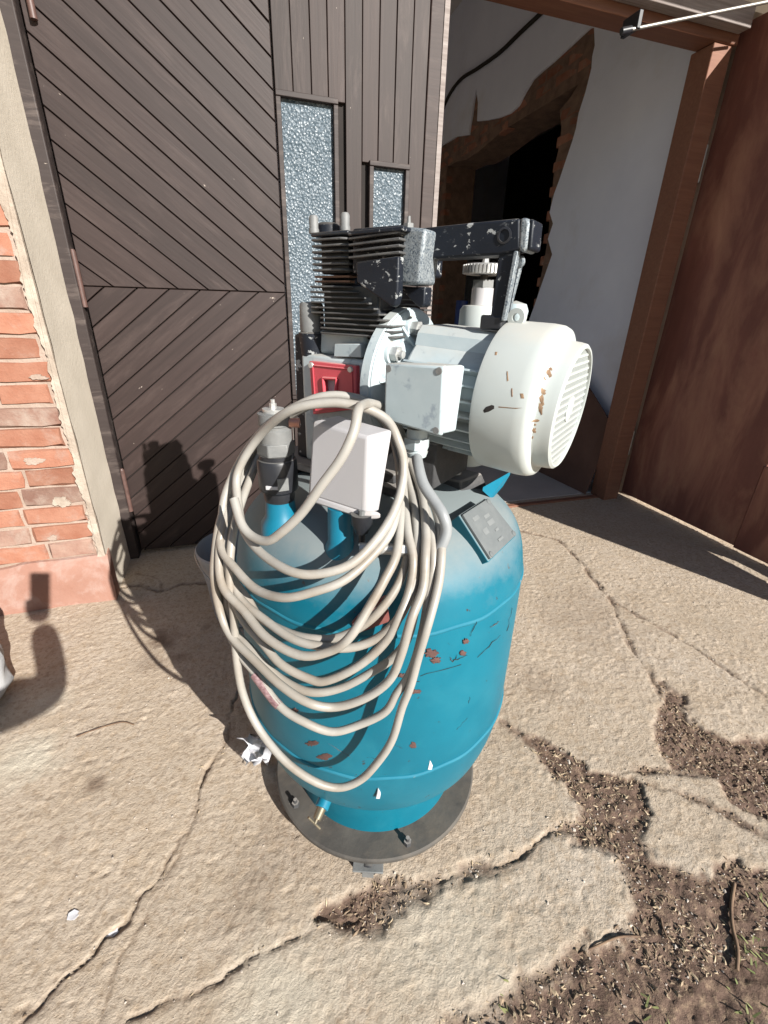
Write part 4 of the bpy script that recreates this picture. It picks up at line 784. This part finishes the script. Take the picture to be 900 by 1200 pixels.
tail = [(470, 505, .60), (455, 482, .60), (436, 473, .57), (424, 474, .525), (417, 483, .495), (412, 505, .484), (398, 535, .477), (376, 570, .474), (352, 603, .474), (330, 625, .478), (312, 634, .483), (297, 628, .495), (284, 612, .51), (276, 585, .53)]
path += [pl(*q) for q in tail]
rj = np.random.default_rng(12); path = [p+rj.normal(0, .0013, 3) for p in path]
CRad = .0057
cable = obj('cable_coil', MB().tube(catmull(path, 7), CRad, 10), M['cable'], None, smooth=70)
tag(cable, 'long beige power cable hung in loose loops on the teal compressor', 'cable')
tpth = catmull([cpt(u, v, -.006) for u, v in ((281, 765), (298, 790), (327, 827), (357, 848))], 14)[14:29]
obj('tape_wrap', MB().tube(tpth, CRad+.0008, 12), M['tape'], cable, smooth=60)

# ------------------------------------------------------------------ things standing about
bc = np.array([-.04, 1.41, .004]); B1 = 1.1
bk = empty('bucket', bc, 'grey plastic bucket with wire handle standing behind the compressor', 'bucket')
obj('pail', MB().lathe([(a*B1, b*B1) for a, b in ((0, .004), (.088, .004), (.090, .0), (.094, .002), (.104, .12), (.1185, .222), (.1215, .224), (.1225, .236), (.119, .240), (.1165, .236), (.101, .12), (.091, .012), (0, .010))], bc, seg=48), M['bucket'], bk, smooth=40)
obj('wire_handle', MB().tube([bc+B1*np.array([.1235*math.cos(a), .1235*math.sin(a)*.985-.012*abs(math.sin(a)), .228-.075*math.sin(a-math.pi)**2*1.0]) for a in np.linspace(math.pi*.98, math.pi*2.02, 40)], .0022, 6), M['rod'], bk, smooth=60)
# sack
sm_ = MB(); n1, n2 = 40, 26; scx = np.array([-.80, 1.19, 0]); vs = []
for j in range(n2):
    t = j/(n2-1); zz = .30*t; rr = .135*(1-.30*abs(t-.35)**1.6)*(1 if t < .8 else 1-(t-.8)*2.6)*(.80+.2*min(t*9, 1))
    for i in range(n1):
        a = 2*math.pi*i/n1; fo = 1+.05*math.sin(a*7+t*5)+.035*math.sin(a*13-t*11)+.03*math.sin(a*3+t*17); vs.append(scx+np.array([math.cos(a)*rr*fo, math.sin(a)*rr*fo*.9, zz+.008*math.sin(a*5)]))
fs = [(j*n1+i, j*n1+(i+1) % n1, (j+1)*n1+(i+1) % n1, (j+1)*n1+i) for j in range(n2-1) for i in range(n1)]+[tuple(range(n1-1, -1, -1)), tuple((n2-1)*n1+i for i in range(n1))]
sk = empty('sack', scx, 'white woven plastic sack slumped beside the brick wall', 'sack'); obj('bag', sm_.add(vs, fs), M['sack'], sk, smooth=70)
obj('tied_neck', MB().lathe([(.045, 0), (.028, .02), (.035, .045), (.055, .07), (0, .06)], scx+mz*.285, seg=24), M['sack'], sk, smooth=60)
# rag by the castor
rg_ = MB(); c = gnd(302, 897); r = random.Random(3); gxn, gyn = 7, 9
vs = [np.array([c[0]-.025+.05*i/(gxn-1)+r.uniform(-.005, .005)+.012*math.sin(j*1.3), c[1]+.012*math.sin(i*1.9+j)+r.uniform(-.006, .006), .012+.085*j/(gyn-1)+r.uniform(-.004, .004)]) for i in range(gxn) for j in range(gyn)]
rg_.add(vs, [(i*gyn+j, (i+1)*gyn+j, (i+1)*gyn+j+1, i*gyn+j+1) for i in range(gxn-1) for j in range(gyn-1)])
ro = obj('crumpled_rag', rg_, M['paper'], None, smooth=50); tag(ro, 'crumpled white rag caught at the foot of the compressor', 'rag'); sd = ro.modifiers.new('thick', 'SOLIDIFY'); sd.thickness = .003
# twigs, flakes
def gz_at(x, y): return float(ground_fields(np.array([x]), np.array([y]))[0][0])
def twig(px, rad, label):
    P = [gnd(u, v) for u, v in px]; P = [np.array([p[0], p[1], gz_at(p[0], p[1])+rad+.001]) for p in P]
    tag(obj('twig', MB().tube(catmull(P, 4), rad, 7), M['twig'], None, smooth=60), label, 'twig')
twig([(862, 1033), (858, 1060), (859, 1085), (865, 1112), (864, 1137)], .0032, 'dark crooked twig lying on the bare soil')
twig([(90, 864), (108, 857), (130, 850), (145, 847), (157, 850)], .0016, 'thin curved twig lying on the clean concrete')
twig([(680, 1115), (700, 1108), (725, 1098), (750, 1096)], .0018, 'thin straw-coloured stem on the soil beside a concrete slab')
twig([(775, 1075), (778, 1085), (783, 1098)], .0018, 'short pale stem stuck in the bare soil')
def flake(u, v, s_, label):
    c = gnd(u, v); r = random.Random(int(u)); z_ = gz_at(c[0], c[1]); P = [(c[0]+s_*math.cos(a)*(1+r.uniform(-.4, .4)), c[1]+s_*.7*math.sin(a)*(1+r.uniform(-.4, .4)), z_+.0008+r.uniform(0, .0015)) for a in np.linspace(0, 6, 9)]
    tag(obj('paint_flake', MB().prism(P, (0, 0, .0008)), M['paper'], None), label, 'flake')
flake(85, 1073, .010, 'flat white paint flake on open concrete'); flake(129, 1091, .010, 'white flake stuck in the long crack')

# ------------------------------------------------------------------ litter: uncountable chips, straw and grit
def scatter(name, label, m, n, want, lo, hi, flat, seed, zup=.002):
    r = np.random.default_rng(seed); xs = r.uniform(-.7, 2.1, n*40); ys = r.uniform(.18, 1.9, n*40); _, s_, c_ = ground_fields(xs, ys)
    pr = want(xs, ys, s_, c_); k = r.random(len(xs)) < pr; xs, ys = xs[k][:n], ys[k][:n]; zz, _, _ = ground_fields(xs, ys); mb = MB()
    for x, y, z_ in zip(xs, ys, zz):
        a = r.uniform(0, 6.28); l = min(lo*math.exp(r.normal(.45, .5)), hi*1.5); w_ = l*r.uniform(*flat); h_ = min(w_*.5, .0022); tl = r.uniform(-.5, .5)
        ax = np.array([math.cos(a)*math.cos(tl), math.sin(a)*math.cos(tl), math.sin(tl)]); ay = np.array([-math.sin(a), math.cos(a), r.uniform(-.5, .5)]); ay -= ax*(ax@ay); ay /= np.linalg.norm(ay)
        c3 = np.array([x, y, z_+zup]); az = np.cross(ax, ay); j = r.uniform(-.3, .3, 4)*l
        mb.add([c3-ax*l/2+ay*j[0]*.3, c3-ay*w_/2+ax*j[1], c3+ax*l/2+ay*j[2]*.3, c3+ay*w_/2+ax*j[3], c3+az*h_+ax*j[0]*.5, c3-az*h_*.6], [(0, 1, 4), (1, 2, 4), (2, 3, 4), (3, 0, 4), (1, 0, 5), (2, 1, 5), (3, 2, 5), (0, 3, 5)])
    o = obj(name, mb, m, None, org=(0, 0, 0)); tag(o, label, None, None, 'stuff')
scatter('wood_chips', 'brown wood chips trodden into the soil and cracks', M['chip'], 3000, lambda x, y, s, c: np.clip(s, 0, 1)**2*(.12+.5*np.clip(vnoise(x, y, .12, 5)*2-.7, 0, 1)), .004, .013, (.3, .6), 1, .001)
scatter('straw_litter', 'dry straw bits over the soil and along the cracks', M['straw'], 2600, lambda x, y, s, c: np.clip(s, 0, 1)*(.1+.6*np.clip(vnoise(x, y, .1, 6)*2-.7, 0, 1)), .004, .015, (.18, .4), 2, .001)
scatter('grit', 'loose grit scattered over the concrete', M['stone'], 3200, lambda x, y, s, c: .02+.3*s+.1*c, .0016, .0075, (.5, 1), 3, .0005)
def g0(u, v): return gnd(u, v)
gb = MB(); r = random.Random(9)
for u, v, n in ((888, 1115, 20), (880, 1190, 22), (900, 1060, 10), (600, 1165, 5), (760, 1190, 8)):
    c = gnd(u, v)
    for k in range(n):
        p = c+np.array([r.gauss(0, .02), r.gauss(0, .02), 0]); p[2] = gz_at(p[0], p[1]); a = r.uniform(0, 6.28); l = r.uniform(.006, .016); d = np.array([math.cos(a), math.sin(a), r.uniform(.2, .9)]); e = np.array([-math.sin(a), math.cos(a), 0])*.0016
        gb.add([p-e, p+e, p+d*l*.6+e*.8, p+d*l, p+d*l*.6-e*.8], [(0, 1, 2, 3, 4)])
tag(obj('grass_tufts', gb, M['grass'], None, org=(0, 0, 0)), 'tiny grass blades sprouting from the soil', None, None, 'stuff')

# ------------------------------------------------------------------ the photographer beside the camera (only the shadow of phone and arm falls into view)
def skin(name, V_, E_, R_, m, parent, sub=2, root=0):
    me_ = bpy.data.meshes.new(name); org = np.array(V_[0]); me_.from_pydata([tuple((np.array(p)-org)*S) for p in V_], E_, []); o = bpy.data.objects.new(name, me_); C.objects.link(o); place(o, org, parent)
    o.modifiers.new('skin', 'SKIN'); 
    for i, rr in enumerate(R_): me_.skin_vertices[0].data[i].radius = (rr*S, rr*S)
    me_.skin_vertices[0].data[root].use_root = True
    s_ = o.modifiers.new('sub', 'SUBSURF'); s_.levels = s_.render_levels = sub; me_.materials.append(m); return o
pc = O-cu*.052-cf*.022; hand = pc-cu*.060-cf*.006
PB = np.array([-.42, -.50, 0])
pe = empty('person', PB, 'person in dark work clothes crouching and holding up a phone', 'person')
elb = np.array([.0, -.14, .72]); shR = np.array([-.22, -.36, .80]); shL = np.array([-.57, -.42, .80])
V_ = [(-.42, -.54, .27), (-.41, -.50, .48), (-.39, -.44, .73), (-.39, -.40, .84), (-.39, -.38, .90), (-.38, -.36, .99), (-.38, -.35, 1.06), shR, elb, hand+(elb-hand)*.18, shL, (-.70, -.27, .58), (-.62, -.12, .45)]
E_ = [(0, 1), (1, 2), (2, 3), (3, 4), (4, 5), (5, 6), (2, 7), (7, 8), (8, 9), (2, 10), (10, 11), (11, 12)]
R_ = [.14, .13, .13, .065, .048, .076, .06,   .060, .046, .038, .060, .042, .03]
skin('body', V_, E_, R_, M['cloth'], pe)
V_ = [(-.42, -.54, .26), (-.46, -.20, .38), (-.46, -.34, .07), (-.45, -.22, .035), (-.66, -.22, .38), (-.64, -.36, .07), (-.64, -.24, .035)]
skin('trousers', V_, [(0, 1), (1, 2), (2, 3), (0, 4), (4, 5), (5, 6)], [.14, .075, .05, .035, .075, .05, .035], M['trouser'], pe)
HV = [hand+(elb-hand)*.2, hand]; HE = [(0, 1)]; HR = [.034, .034]
for k in range(4):
    b = hand+cu*(.018-.016*k); n0 = len(HV); HV += [hand+cr*(.03-.02*k)-cf*.012+cu*.012, pc+cr*(.034-.016*k)-cf*.014-cu*(.030-.004*k)]; HE += [(1, n0), (n0, n0+1)]; HR += [.008, .0065]
n0 = len(HV); HV += [hand-cr*.034+cu*.015-cf*.006, pc-cr*.037-cu*.02-cf*.008]; HE += [(1, n0), (n0, n0+1)]; HR += [.009, .007]
skin('hand', HV, HE, HR, M['skin'], pe)
obj('hair', MB().lathe([(0, .075), (.05, .062), (.078, .02), (.074, -.02), (0, -.03)], (-.38, -.365, 1.055), seg=24), M['hair'], pe, smooth=60)
phn = MB().box(pc, (.068, .140, .008), (cr, cu, cf))
tag(obj('phone', phn, M['rubber'], None, bevel=.004), 'black phone held up in the hand of the crouching person', 'phone')
